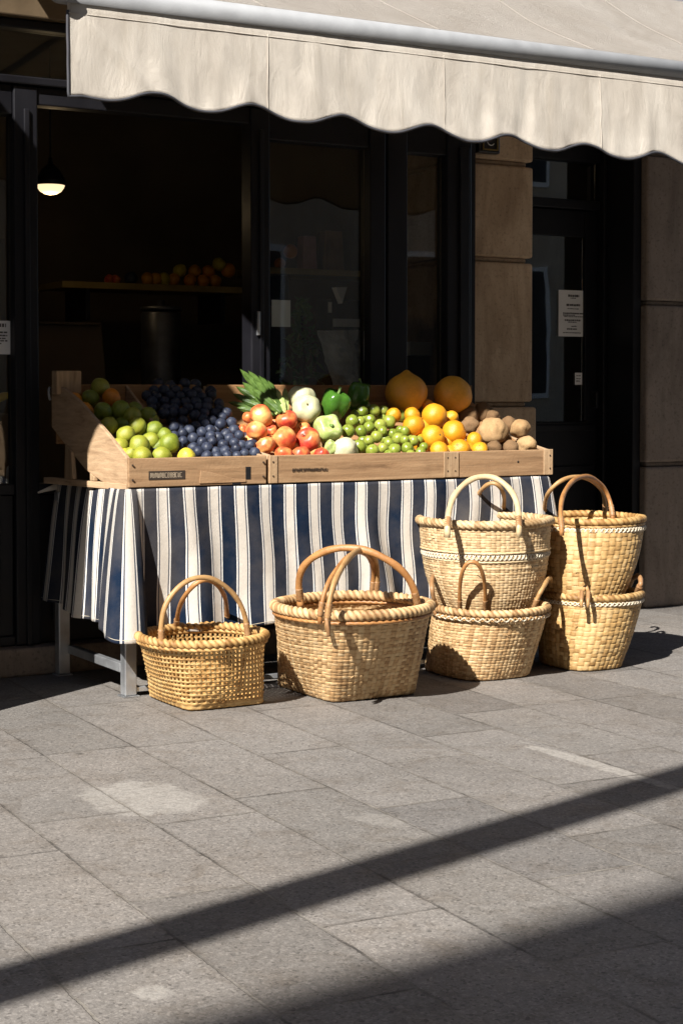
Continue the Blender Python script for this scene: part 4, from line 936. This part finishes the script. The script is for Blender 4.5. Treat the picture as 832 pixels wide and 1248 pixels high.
# ------------------------------------------------------------------ baskets
def superr(th, a, b, n): return (abs(math.cos(th) / a) ** n + abs(math.sin(th) / b) ** n) ** (-1.0 / n)
def basket_wall(t, base_c, z0, rim_c, z1_, half, nexp, rr, stakes, rows, mat, amp, prof=0.8, sub=5, open_weave=False, bands=(), rnd_contrast=1.0, tight=0.22, seed=1, flatp=4, rim_n=2.0, thick=0.005, bulge=0.0):
    rng = np.random.RandomState(seed)
    nu = stakes * sub; nv = rows * sub
    tint_r = rng.rand(rows, stakes); tint_s = rng.rand(stakes); row_t = rng.rand(rows) * 0.3
    jit = rng.rand(rows) * 0.002
    V, T = [], []
    for iv in range(nv + 1):
        v = iv / nv; g = v ** prof
        row = min(rows - 1, iv // sub); fv = (iv - row * sub) / sub
        z = z0 + (z1_ - z0) * v
        cx = base_c[0] + (rim_c[0] - base_c[0]) * v; cy = base_c[1] + (rim_c[1] - base_c[1]) * v
        for iu in range(nu):
            th = 2 * PI * iu / nu
            rb = superr(th, half[0], half[1], nexp); rt = rr if rim_n == 2 else superr(th, rr, rr, rim_n)
            R = rb + (rt - rb) * g + bulge * math.sin(PI * v)
            st = iu // sub; fu = (iu - st * sub) / sub
            if open_weave:
                sgn = 1 if (st + row) % 2 == 0 else -1
                v_bar = fv < 0.45
                ph = math.cos(PI * (iu / sub + row + 0.2))
                wv = (1 - (2 * (fv / 0.45) - 1) ** 2) if v_bar else -1
                d = amp * (ph * 0.35 + max(0, wv) * 0.35) if v_bar else -amp * 0.1
                tn = 0.55 * tint_r[row, (st // 2) % stakes] + 0.35 * tint_s[st] * (not v_bar) + row_t[row]
            else:
                ph = math.cos(PI * (iu / sub + row - 0.5))
                pw = 1 - abs(2 * fv - 1) ** flatp; pu = 1 - abs(2 * fu - 1) ** flatp
                over = (st + row) % 2 == 0
                hw = pw * (0.55 + 0.45 * ph) ; hs = pu * (0.55 - 0.45 * ph)
                d = amp * (max(hw, hs) * 1.3 - 0.6) + jit[row]
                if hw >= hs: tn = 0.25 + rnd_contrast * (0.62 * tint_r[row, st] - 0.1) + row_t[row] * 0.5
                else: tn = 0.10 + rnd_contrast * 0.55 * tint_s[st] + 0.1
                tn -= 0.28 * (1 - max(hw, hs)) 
            for (b0, b1, dt) in bands:
                if b0 <= v <= b1: tn = dt; d = d * 0.4 + amp * 0.8
            wob = 0.0045 * mnoise.noise(Vector((math.cos(th) * 1.6, math.sin(th) * 1.6, v * 1.4 + seed * 3.7))) * math.sin(PI * min(1, v * 1.05)) + 0.0012 * mnoise.noise(Vector((th * 14, v * 26, seed)))
            R += d + wob
            V.append((cx + R * math.cos(th), cy + R * math.sin(th), z)); T.append(max(0.0, min(1.0, tn)))
    Fc = []
    for iv in range(nv):
        row = iv // sub; k = iv - row * sub; v = iv / nv
        for iu in range(nu):
            st = iu // sub; j = iu - st * sub
            if open_weave and 0.06 < v < 0.97:
                if j >= 3 and k >= (2 if v > 0.45 else 3): continue
            Fc.append((iv * nu + iu, iv * nu + (iu + 1) % nu, (iv + 1) * nu + (iu + 1) % nu, (iv + 1) * nu + iu))
    c = len(V); V.append((base_c[0], base_c[1], z0 + 0.004)); T.append(0.3)
    for iu in range(nu): Fc.append((c, (iu + 1) % nu, iu))
    for q_ in range(7):
        k = int(rng.randint(int(nv * 0.3), int(nv * 0.93))) * nu + int(rng.randint(nu)); p = Vector(V[k]); o_ = Vector((p.x - base_c[0], p.y - base_c[1], 0)).normalized(); tg = Vector((-o_.y, o_.x, 0)) * (1 if rng.rand() > .5 else -1)
        tube('loose_strand', [p - o_ * .004, p + o_ * .004 + tg * .008, p + o_ * .010 + tg * .020 + Vector((0, 0, float(rng.uniform(-.008, .010))))], 0.0012, mat, t, 5, attr=lambda i, th: 0.6)
    # lift the lowest ring a hair so the foot stands on the floor, not in it
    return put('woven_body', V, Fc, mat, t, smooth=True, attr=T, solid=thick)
def ring(c, z, R, n, wob=0.0, seed=0):
    return [Vector((c[0] + R * math.cos(2 * PI * i / n), c[1] + R * math.sin(2 * PI * i / n), z + wob * math.sin(3 * 2 * PI * i / n + seed))) for i in range(n)]
def braid(name, t, c, z, R, r, twists, mat, depth_=0.28, strands=2, n=None, flat=1.0, attr_seed=5, slope=1.0):
    n = n or twists * 12
    P = ring(c, z, R, n, 0.002, attr_seed)
    rng = np.random.RandomState(attr_seed); tv = rng.rand(twists + 1)
    def rf(i, th, rr):
        return rr * (1 - depth_ * 0.5 + depth_ * abs(math.sin(0.5 * (strands * th * slope + 2 * PI * twists * i / n))))
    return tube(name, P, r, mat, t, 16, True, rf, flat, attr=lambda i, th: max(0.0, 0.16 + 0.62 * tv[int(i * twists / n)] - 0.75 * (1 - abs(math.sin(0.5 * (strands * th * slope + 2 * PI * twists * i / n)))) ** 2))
def lace(name, t, c, z, R, n, amp, r, mat, ph=0.0):
    P = [Vector((c[0] + (R + 0.003 * math.cos(n * 2 * th)) * math.cos(th), c[1] + (R + 0.003 * math.cos(n * 2 * th)) * math.sin(th), z + amp * math.sin(n * th + ph))) for th in np.linspace(0, 2 * PI, n * 10, endpoint=False)]
    return tube(name, P, r, mat, t, 6, True)
def arch(name, t, p0, p1, apex, r, mat, flat=1.0, n=36, power=1.0, dip=0.05, par=None):
    p0, p1, apex = Vector(p0), Vector(p1), Vector(apex); m = (p0 + p1) / 2; h = (p0 - p1) / 2; a = apex - m
    P = []
    for i in range(n + 1):
        th = PI * i / n
        c, s = math.cos(th), math.sin(th)
        P.append(m + h * (math.copysign(abs(c) ** power, c)) + a * (s ** power) + Vector((0, 0, 0.003 * math.sin(5 * th))))
    dn = Vector((0, 0, -dip))
    for q, nx in ((P[0], P[2]), (P[-1], P[-3])):
        e = (nx - q).normalized(); rng = [q + e * (0.006 * k_ - 0.004) for k_ in range(9)]
        tube('handle_binding', rng, r * 1.22, MAT['cane_brown'], t, 10, False, lambda i, th, rr: rr * (1 + 0.12 * math.cos(PI * i)))
    P = [P[0] + dn, P[0] + dn * 0.5] + P + [P[-1] + dn * 0.5, P[-1] + dn]
    return tube(name, P, r, mat, t, 12, False, lambda i, th, rr: rr * (1 + 0.06 * math.sin(i * 0.9) + 0.05 * math.cos(3 * th)), flat, up=h.normalized().cross(Vector((0, 0, 1))).normalized())

def rimc(px, py, z): return at_z(px, py, z)
# --- small golden basket
RC = rimc(246.5, 772, 0.255); RR = 77 * depth(RC) / F
b = thing('wicker_basket', (2.60, 5.40, 0), 'smallest basket, golden open weave, standing by the front table leg', 'basket', 'wicker baskets')
basket_wall(b, (2.603, 5.392), 0.006, RC, 0.240, (0.152, 0.178), 9, RR - 0.004, 78, 14, MAT['wicker_gold'], 0.0040, 0.66, 6, True, seed=3, thick=0.004)
braid('braided_rim', b, RC, 0.250, RR, 0.0128, 60, MAT['wicker_gold'], 0.5, 2)
braid('rim_cord', b, RC, 0.231, RR + 0.001, 0.0065, 60, MAT['wicker_gold'], 0.25, 2)
Dh = depth(RC)
arch('handle', b, at_z(197, 783, .25), at_z(302, 774, .25), at_d(244, 705, Dh - 0.12), 0.0090, MAT['cane_tan'], 1.0, power=0.92, dip=0.03)
arch('handle', b, at_z(215, 764, .25), at_z(276, 758, .25), at_d(250, 708, Dh + 0.06), 0.0085, MAT['cane_orange'], 1.0, power=0.92, dip=0.03)
# --- large basket with crossed handles
RC = rimc(429.5, 735, 0.345); RR = 95 * depth(RC) / F
b = thing('wicker_basket', (3.13, 5.32, 0), 'largest basket, tan weave with two crossed tall handles', 'basket', 'wicker baskets')
basket_wall(b, (3.137, 5.318), 0.006, RC, 0.325, (0.180, 0.212), 11, RR - 0.002, 84, 25, MAT['wicker_tan'], 0.0030, 0.74, 5, seed=7, rnd_contrast=1.25)
braid('braided_rim', b, RC, 0.338, RR, 0.0165, 76, MAT['wicker_tan'], 0.36, 2)
braid('rim_cord', b, RC, 0.312, RR + 0.002, 0.006, 70, MAT['cane_orange'], 0.25, 2)
Dh = depth(RC)
arch('handle', b, at_z(366, 730, .345), at_z(508, 735, .345), at_d(424, 669, Dh - 0.02), 0.0105, MAT['cane_orange'], 1.25, power=0.88, dip=0.03)
arch('handle', b, at_z(399, 752, .345), at_z(458, 722, .345), at_d(437, 672, Dh - 0.05), 0.0100, MAT['cane_tan'], 1.15, power=0.85, dip=0.05)
arch('handle', b, at_z(390, 749, .345), at_z(453, 722, .345), at_d(432, 675, Dh - 0.03), 0.0085, MAT['cane_orange'], 1.0, power=0.88, dip=0.03)
tube('leather_tie', smooth_path([at_z(397, 752, .345) + Vector((-.012, -.024, 0)), at_z(397, 752, .345) + Vector((-.010, -.030, -.03)), at_z(397, 752, .345) + Vector((-.002, -.024, -.06))], 10), 0.007, MAT['cane_brown'], b, 8)
# --- lower basket of the first stack
RC3 = rimc(597, 738, 0.275); R3 = 69.5 * depth(RC3) / F
b3 = thing('wicker_basket', (3.78, 5.40, 0), 'tan basket with small ear handles under the pale one', 'basket', 'wicker baskets')
basket_wall(b3, (3.775, 5.390), 0.006, RC3, 0.262, (0.160, 0.190), 3.6, R3 - 0.003, 76, 23, MAT['wicker_tan'], 0.0029, 0.62, 5, seed=12, rnd_contrast=1.25)
braid('braided_rim', b3, RC3, 0.272, R3, 0.0128, 62, MAT['wicker_tan'], 0.38, 2)
lace('white_lacing', b3, RC3, 0.247, R3 + 0.006, 40, 0.006, 0.0030, MAT['raffia']); lace('white_lacing', b3, RC3, 0.249, R3 + 0.006, 40, 0.006, 0.0030, MAT['cane_tan'], PI)
D3 = depth(RC3)
arch('handle', b3, at_z(560, 742, .275), at_z(591, 742, .275), at_d(575, 686, D3 - R3 - 0.02), 0.0075, MAT['cane_orange'], 1.0, power=0.7, dip=0.03)
arch('handle', b3, at_z(650, 741, .275), at_z(664, 728, .275), at_d(668, 706, D3 + 0.02), 0.0085, MAT['cane_tan'], 1.0, power=0.8, dip=0.03)
arch('handle', b3, at_z(536, 728, .275), at_z(530, 741, .275), at_d(527, 704, D3 - 0.02), 0.0085, MAT['cane_brown'], 1.0, power=0.8, dip=0.03)
# --- pale basket on top of it
RC4 = rimc(590.5, 632, 0.605); R4 = 79.5 * depth(RC4) / F
b4 = thing('wicker_basket', (3.81, 5.42, 0.25), 'pale basket with a white plaited band, resting on the tan one', 'basket', 'wicker baskets')
BC4 = at_z(592, 738, 0.262)
basket_wall(b4, (BC4.x, BC4.y), 0.262, RC4, 0.590, (0.176, 0.176), 2.4, R4 - 0.004, 84, 32, MAT['wicker_pale'], 0.0026, 0.72, 5, seed=21, rnd_contrast=1.1, bulge=0.012)
braid('braided_rim', b4, RC4, 0.600, R4, 0.0155, 70, MAT['wicker_pale'], 0.30, 2, slope=2.0)
def wall_r(zz, z0, z1_, r0, r1, pr, bul):
    v = (zz - z0) / (z1_ - z0); return r0 + (r1 - r0) * v ** pr + bul * math.sin(PI * v)
zb4 = 0.475; v4 = (zb4 - .262) / (.590 - .262); cb = (BC4.x + (RC4.x - BC4.x) * v4, BC4.y + (RC4.y - BC4.y) * v4); rb4 = wall_r(zb4, .262, .590, .176, R4 - .004, .72, .012) + 0.006
for ph in (0, PI): lace('white_band', b4, cb, zb4, rb4, 44, 0.011, 0.0034, MAT['raffia'], ph)
for dz in (-.017, .017): braid('band_cord', b4, cb, zb4 + dz, rb4 + dz * 0.25, 0.0036, 60, MAT['cane_pale'], 0.3, 2)
D4 = depth(RC4)
arch('handle', b4, at_z(545, 642, .60), at_z(632, 641, .60), at_d(590, 582, D4 - 0.10), 0.0098, MAT['cane_pale'], 1.15, power=0.85, dip=0.04)
arch('handle', b4, at_z(575, 626, .60), at_z(612, 627, .60), at_d(600, 590, D4 + 0.10), 0.0085, MAT['cane_tan'], 1.0, power=0.85, dip=0.06)
# --- lower basket of the second stack
RC6 = rimc(722, 721, 0.297); R6 = 58.5 * depth(RC6) / F
b6 = thing('wicker_basket', (4.35, 5.32, 0), 'cream checked basket at the bottom of the stack nearest the door', 'basket', 'wicker baskets')
BC6 = (4.235, 5.325)
basket_wall(b6, BC6, 0.006, RC6, 0.283, (0.125, 0.150), 3.6, R6 - 0.002, 46, 16, MAT['wicker_check'], 0.0034, 0.75, 6, seed=31, rnd_contrast=1.15, bulge=0.006, flatp=6)
braid('braided_rim', b6, RC6, 0.293, R6, 0.0128, 52, MAT['wicker_check'], 0.2, 2)
for ph in (0, PI): lace('white_lacing', b6, RC6, 0.268, R6 + 0.006, 32, 0.006, 0.0028, MAT['raffia'], ph)
D6 = depth(RC6)
arch('handle', b6, at_z(776, 722, .297), at_z(766, 713, .297), at_d(778, 703, D6 + 0.02), 0.010, MAT['cane_brown'], 1.0, power=0.8, dip=0.03)
arch('handle', b6, at_z(708, 731, .297), at_z(716, 731, .297), at_d(713, 716, D6 - R6 - 0.01), 0.007, MAT['cane_tan'], 1.0, power=0.8, dip=0.03)
# --- honey basket on top of it
RC5 = rimc(717.5, 630, 0.592); R5 = 65 * depth(RC5) / F
b5 = thing('wicker_basket', (4.34, 5.33, 0.28), 'honey checked basket with white lacing, resting on the cream checked one', 'basket', 'wicker baskets')
BC5 = at_z(709, 724, 0.288); BC5 = (BC5.x, BC5.y)
basket_wall(b5, BC5, 0.288, RC5, 0.578, (0.143, 0.143), 2.8, R5 - 0.004, 48, 17, MAT['wicker_check'], 0.0034, 0.7, 6, seed=41, rnd_contrast=1.0, bulge=0.012, flatp=6)
braid('braided_rim', b5, RC5, 0.588, R5, 0.0138, 54, MAT['wicker_gold'], 0.15, 2)
braid('rim_cord', b5, RC5, 0.568, R5 + 0.002, 0.006, 50, MAT['wicker_check'], 0.25, 2)
for ph in (0, PI): lace('white_lacing', b5, RC5, 0.553, R5 + 0.006, 34, 0.009, 0.0034, MAT['raffia'], ph)
D5 = depth(RC5)
arch('handle', b5, at_z(684, 643, .59), at_z(746, 628, .59), at_d(709, 582, D5 - 0.08), 0.0090, MAT['cane_orange'], 1.1, power=0.85, dip=0.03)
arch('handle', b5, at_z(663, 628, .59), at_z(737, 622, .59), at_d(700, 582, D5 + 0.02), 0.0085, MAT['cane_tan'], 1.0, power=0.85, dip=0.03)
for th, (bb, c0, c1_, z0, z1_, r0, r1, pr, bu) in ((-0.72, (b5, BC5, RC5, .288, .578, .148, R5 - .004, .7, .012)), (-0.80, (b6, BC6, RC6, .006, .283, .150, R6 - .002, .75, .006))):
    P = []
    for i in range(16):
        v = 0.03 + 0.94 * i / 15; zz = z0 + (z1_ - z0) * v; r = wall_r(zz, z0, z1_, r0, r1, pr, bu) + 0.005
        P.append(Vector((c0[0] + (c1_[0] - c0[0]) * v + r * math.cos(th), c0[1] + (c1_[1] - c0[1]) * v + r * math.sin(th), zz)))
    tube('side_rib', P, 0.0045, MAT['cane_pale'], bb, 8)

# ------------------------------------------------------------------ inside the shop
lp = at_d(62, 226, 7.9); lamp = thing('pendant_lamp', lp, 'lit pendant lamp with a glowing bowl hanging inside the dark shop', 'lamp')
lathe('lamp_bowl', [(0.005, -0.044), (0.03, -0.039), (0.05, -0.028), (0.062, -0.011), (0.066, 0.0)], lp, MAT['lamp_glow'], lamp)
lathe('lamp_shade', [(0.070, 0.002), (0.066, 0.03), (0.04, 0.075), (0.012, 0.10), (0.008, 0.13)], lp, MAT['black_metal'], lamp)
ll = bpy.data.lights.new('lamp_light', 'POINT'); ll.energy = 0.45; ll.color = (1.0, 0.72, 0.40); ll.shadow_soft_size = 0.02
lo_ = bpy.data.objects.new('lamp_light', ll); COL.objects.link(lo_); lo_.parent = lamp; lo_.location = (0, 0, -0.07)
tube('lamp_cord', [lp + Vector((0, 0, 0.12)), Vector((lp.x, lp.y, 2.718))], 0.004, MAT['black_metal'], lamp, 6)
YI = 8.35
za = at_y(190, 347, YI).z; zb = at_y(440, 331, YI).z
xa0, xa1 = at_y(72, 347, YI).x, at_y(303, 347, YI).x
def shelf(x0, x1, z, lab, m):
    t = thing('wall_shelf', ((x0 + x1) / 2, YI, z), lab, 'shelf')
    box('shelf_board', (x0, YI - 0.05, z - 0.035), (x1, YI + 0.30, z), m, t, 0.003)
    for x in (x0 + 0.15, x1 - 0.15): box('bracket', (x, YI, z - 0.20), (x + 0.025, YI + 0.30, z - 0.036), MAT['black_metal'], t, 0.002)
shelf(xa0, xa1 - 0.02, za, 'dim shelf of loose fruit deep in the shop above the steel drum', MAT['shelf_wood'])
xb0, xb1 = at_y(318, 331, YI).x, at_y(530, 331, YI).x
shelf(xb0, xb1, zb, 'yellow edged shelf with packets seen through the shop windows', MAT['shelf_wood'])
def shelf_fruit(kind, px, py, rpx, lab, grp):
    p = at_y(px, py, YI + 0.06); r = rpx * depth(p) / F
    base = za if px < 310 else zb
    p.z = base + r * (0.97 if py > 322 else (2.45 if py > 314 else 3.6))
    if px < 310 and py <= 322: p.y += 0.03
    fruit(kind, px, py, rpx, lab, grp, pos=p)
si = 0
for px, py, r, k in [(133, 336, 6, 'red_apple'), (141, 333, 6, 'red_apple'), (160, 330, 8, 'blue_plum'), (180, 331, 8, 'yellow_orange'), (190, 324, 8, 'yellow_orange'), (200, 331, 8, 'lemon'), (212, 329, 8, 'yellow_orange'), (222, 323, 8, 'lemon'), (232, 330, 8, 'orange'), (240, 320, 8, 'yellow_orange'), (248, 329, 8, 'orange'), (257, 316, 8, 'orange'), (262, 328, 8, 'yellow_orange'), (281, 320, 9, 'orange'), (270, 312, 8, 'lemon')]:
    si += 1
    q = {'red_apple': 'dim red apple', 'blue_plum': 'dim dark plum', 'yellow_orange': 'dim yellow orange', 'orange': 'dim deep orange', 'lemon': 'dim lemon'}[k]
    shelf_fruit(k, px, py - 1, r, f'{q}, {ORD[si]} along the shelf inside the shop', 'fruit on the inside shelf')
for px, py, r, w_ in [(341, 325, 7, 'smaller'), (354, 322, 9, 'larger')]:
    shelf_fruit('orange', px, py, r, f'{w_} dim orange on the yellow edged shelf behind glass', 'oranges on the yellow edged shelf')
def packet(name, px0, py0, px1, py1, Y, m, lab, cat, dy=0.08, top=0.8):
    a = at_y(px0, py1, Y); c = at_y(px1, py0, Y)
    mx = (a.x + c.x) / 2; hw = (c.x - a.x) / 2
    prism(name, [(a.x, Y), (c.x, Y), (c.x, Y + dy), (a.x, Y + dy)], 2, a.z, c.z, m, None, 0.006, loc=(mx, Y, a.z), skew=lambda v: (mx + (v[0] - mx) * (top if v[2] > a.z + 1e-3 else 1), v[1], v[2]))
    o = COL.objects[-1]; tag(o, lab, cat); return o
packet('paper_packet', 369, 288, 387, 330, YI + 0.05, MAT['pink_pack'], 'dusky pink packet standing on the yellow edged shelf', 'packet')
packet('paper_packet', 394, 282, 420, 330, YI + 0.05, MAT['brown_pack'], 'brown packet standing on the yellow edged shelf beside the pink one', 'packet')
# steel drum and its stand, cardboard box, goods behind the panes
p = at_y(212, 440, 7.6)
dr = thing('steel_drum', (p.x, 7.75, 0.1), 'tall brushed steel drum standing in the dark shop', 'drum')
ztop = at_y(212, 374, 7.6).z
lathe('drum_body', [(0.005, 0.0), (0.10, 0.0), (0.10, ztop - 0.13), (0.095, ztop - 0.12), (0.005, ztop - 0.115)], (p.x, 7.75, 0.1), MAT['dark_steel'], dr)
lathe('drum_lid', [(0.104, ztop - 0.112), (0.104, ztop - 0.095), (0.02, ztop - 0.085), (0.02, ztop - 0.06), (0.005, ztop - 0.06)], (p.x, 7.75, 0.1), MAT['dark_steel'], dr)
cbt = thing('cardboard_box', (2.5, 7.0, 0.1), 'brown cardboard box standing open behind the lime crate', 'box')
a = at_y(38, 480, 7.0); c = at_y(124, 397, 7.0); e = at_y(138, 480, 7.0)
prism('box_body', [(a.x, 0.1), (e.x + 0.06, 0.1), (c.x, c.z), (a.x, c.z)], 1, 7.0, 7.3, MAT['cardboard'], cbt, 0.004)
prism('box_flap', [(a.x, c.z + 0.002), (c.x - 0.02, c.z + 0.002), (c.x - 0.02, c.z + 0.012), (a.x, c.z + 0.012)], 1, 6.96, 7.02, MAT['cardboard'], cbt, 0.002)
ct = thing('shop_counter', (3.9, 6.75, 0.1), 'dark counter behind the narrow window panes', 'counter')
box('counter_top', (3.33, 6.50, 0.86), (4.30, 7.15, 0.90), MAT['dark_wood'], ct, 0.004); box('counter_body', (3.36, 6.55, 0.101), (4.28, 7.12, 0.859), MAT['dark_wood'], ct, 0.004)
Yp = YS + 0.062
a = at_y(330, 398, Yp); c = at_y(354, 366, Yp)
o = put('paper_sheet', boxv((a.x + 0.004, Yp, a.z), (c.x, Yp + 0.002, c.z)), BF, MAT['paper'], None, loc=(a.x, Yp, a.z)); tag(o, 'blank white sheet fixed inside the wide window pane', 'paper')
Yc = 6.8
def shopbox(name, px0, py0, px1, py1, Y, dy, m, lab, cat):
    a = at_y(px0, py1, Y); c = at_y(px1, py0, Y)
    o = put(name, boxv((a.x, Y, a.z), (c.x, Y + dy, c.z)), BF, m, None, bevel=0.004, loc=(a.x, Y, a.z)); return tag(o, lab, cat)
t = thing('display_stand', (at_y(424, 400, 6.9).x, 6.9, 0.9), 'black display stand with a grey price card behind the wide pane', 'stand')
a = at_y(404, 402, 6.9); c = at_y(446, 366, 6.9)
box('stand_body', (a.x, 6.9, 0.901), (c.x, 7.05, c.z), MAT['black_metal'], t, 0.004)
a2 = at_y(406, 398, 6.895); c2 = at_y(438, 389, 6.895); box('price_card', (a2.x, 6.893, a2.z), (c2.x, 6.897, c2.z), MAT['grey_card'], t, 0)
a2 = at_y(400, 381, 6.895); c2 = at_y(404, 368, 6.895); box('card_holder', (a2.x, 6.893, a2.z), (c2.x, 6.897, c2.z), MAT['white_card'], t, 0)
tri = [(at_y(409, 350, 6.86).x, at_y(409, 350, 6.86).z), (at_y(423, 350, 6.86).x, at_y(423, 350, 6.86).z), (at_y(417, 370, 6.86).x, at_y(417, 370, 6.86).z)]
o = prism('paper_cone', tri, 1, 6.86, 6.90, MAT['white_card'], None, 0.001, loc=(tri[2][0], 6.86, tri[2][1])); tag(o, 'small white paper cone standing on the black display stand', 'cone')
fp = [at_y(x, y, 6.45) for x, y in ((388, 403), (447, 402), (447, 478), (410, 478))]
V = []; n = 14
for i in range(n + 1):
    for j in range(n + 1):
        q = fp[0].lerp(fp[1], i / n).lerp(fp[3].lerp(fp[2], i / n), j / n)
        V.append((q.x, q.y + 0.03 * mnoise.noise(Vector((i * .5, j * .5, 4))) + 0.02 * abs(i / n - 0.6), q.z))
Fc = [(i * (n + 1) + j, (i + 1) * (n + 1) + j, (i + 1) * (n + 1) + j + 1, i * (n + 1) + j + 1) for i in range(n) for j in range(n)]
o = put('plastic_sheet', V, Fc, MAT['plastic'], None, smooth=False, solid=0.003, loc=tuple(fp[3])); tag(o, 'crumpled grey plastic sheet hanging behind the wide pane', 'sheet')
# house plant
pc = at_y(368, 470, 6.62); hp = thing('house_plant', (pc.x, 6.62, 0.9), 'dark leafy plant in a black pot behind the wide pane', 'plant')
lathe('pot', [(0.005, 0.0), (0.055, 0.0), (0.075, 0.10), (0.068, 0.10), (0.005, 0.095)], (pc.x, 6.62, 0.902), MAT['black_metal'], hp)
V, Fc = [], []
for i in range(260):
    f = random.random() ** 0.8; zz = 1.0 + f * 0.52; rad = (0.16 * (1 - f) + 0.02) * math.sqrt(random.random()); th = random.uniform(0, 2 * PI)
    c = Vector((pc.x - 0.0 + rad * math.cos(th), 6.62 + rad * 0.7 * math.sin(th), zz)); s = random.uniform(0.018, 0.034)
    R = Euler((random.uniform(-1, 1), random.uniform(-1, 1), random.uniform(0, 6.28))).to_matrix()
    k = len(V); V += [tuple(c + R @ Vector(q)) for q in ((-s, 0, 0), (0, -s * .45, s * .1), (s, 0, -s * .2), (0, s * .45, s * .1))]; Fc.append((k, k + 1, k + 2, k + 3))
put('foliage', V, Fc, MAT['soil_leaf'], hp)
tube('plant_stem', [Vector((pc.x, 6.62, 0.99)), Vector((pc.x + 0.01, 6.62, 1.25)), Vector((pc.x, 6.63, 1.48))], 0.006, MAT['dark_wood'], hp, 6)
shopbox('grey_box', 499, 417, 529, 433, 6.7, 0.12, MAT['grey_card'], 'pale grey box on the counter behind the narrow pane', 'box')
shopbox('goods_box', 497, 434, 532, 478, 6.72, 0.16, MAT['cardboard'], 'brown box under the pale grey one behind the narrow pane', 'box')
# goods in the window beside the stall
wb = thing('window_bench', (1.6, 6.6, 0.1), 'dark bench of goods inside the window beside the stall', 'bench')
box('bench_top', (0.6, 6.36, 0.70), (2.20, 6.9, 0.73), MAT['dark_wood'], wb, 0.003); box('bench_body', (0.62, 6.40, 0.101), (2.18, 6.88, 0.699), MAT['dark_wood'], wb, 0.003)
p0, p1, p2 = at_y(-22, 498, 6.55), at_y(2, 484, 6.55), at_y(13, 482, 6.55)
o = tube('banana', smooth_path([p0, p1, p2], 14), 0.017, MAT['banana'], None, 10, rfun=lambda i, th, r: r * (0.35 + 0.65 * math.sin(PI * min(1, (i + 1.5) / 16)) ** 0.6), loc=tuple(p1)); tag(o, 'yellow banana lying on top of a brown sack inside the window', 'banana')
sk_ = at_y(4, 560, 6.58); V, Fc = [], []
o = lathe('produce_sack', [(0.01, 0.0), (0.16, 0.0), (0.19, 0.08), (0.18, 0.2), (0.14, 0.27), (0.01, 0.285)], (sk_.x - 0.04, 6.60, 0.731), MAT['cardboard'], None, loc=(sk_.x - 0.04, 6.60, 0.731)); tag(o, 'brown sack of produce inside the window beside the stall', 'sack')
bp = at_y(13, 590, 6.42); bt = thing('white_bottle', (bp.x, 6.42, 0.731), 'small white bottle with a yellow cap inside the window', 'bottle')
lathe('bottle_body', [(0.004, 0.0), (0.016, 0.0), (0.017, 0.07), (0.009, 0.085), (0.008, 0.095)], (bp.x, 6.42, 0.731), MAT['white_card'], bt, 16)
lathe('bottle_cap', [(0.010, 0.096), (0.010, 0.115), (0.003, 0.118)], (bp.x, 6.42, 0.731), MAT['banana'], bt, 16)

# ------------------------------------------------------------------ across the street (reflected, and casting the street's shade)
Pr = Vector((1.56 - 12 * LH[0], 2.70 - 12 * LH[1])); ev = Vector((0.99, 0.141)).normalized(); nv_ = Vector((ev.y, -ev.x))
ob = thing('street_building', (Pr.x, Pr.y - 3, 0), 'tall cream rendered building across the street', 'building')
A_, B_ = Pr - ev * 8, Pr + ev * 5.2
poly = [tuple(A_), tuple(B_), tuple(B_ + nv_ * 7), tuple(A_ + nv_ * 7)]
prism('wall', poly, 2, 0.0, 12.0, MAT['cream_wall'], ob, 0)
ob2 = thing('street_building', (4, -7, 0), 'lower cream rendered house across the street from the stall', 'building')
box('wall', (-3.5, -13, 0), (26, -6.8, 15), MAT['cream_wall'], ob2, 0)
for i in range(7):
    for z in (1.0, 4.2):
        x = -1 + i * 2.6
        fr = box('window', (x, -6.80, z), (x + 1.1, -6.74, z + 2.0), MAT['white_card'], ob2, 0.01); box('pane', (x + .08, -6.742, z + .08), (x + 1.02, -6.735, z + 1.92), BK, fr, 0)
# mast arm, added out of view to cast a shadow band on the paving
H_ = 4.5
s0 = Vector((1.03, 2.98)); s1 = Vector((3.23, 3.61)); dv = (s1 - s0).normalized()
m0 = s0 - Vector(LH) * H_; q0 = m0 - dv * 3.0; q1 = m0 + dv * 4.2
ms = thing('shadow_caster', (q0.x, q0.y, 0), 'added unseen steel mast with a long arm over the paving', 'caster')
tube('caster_post', [Vector((q0.x, q0.y, 0)), Vector((q0.x, q0.y, H_ + 0.3))], 0.10, MAT['steel'], ms, 16)
tube('caster_arm', [Vector((q0.x, q0.y, H_)), Vector((q1.x, q1.y, H_))], 0.090, MAT['steel'], ms, 16)
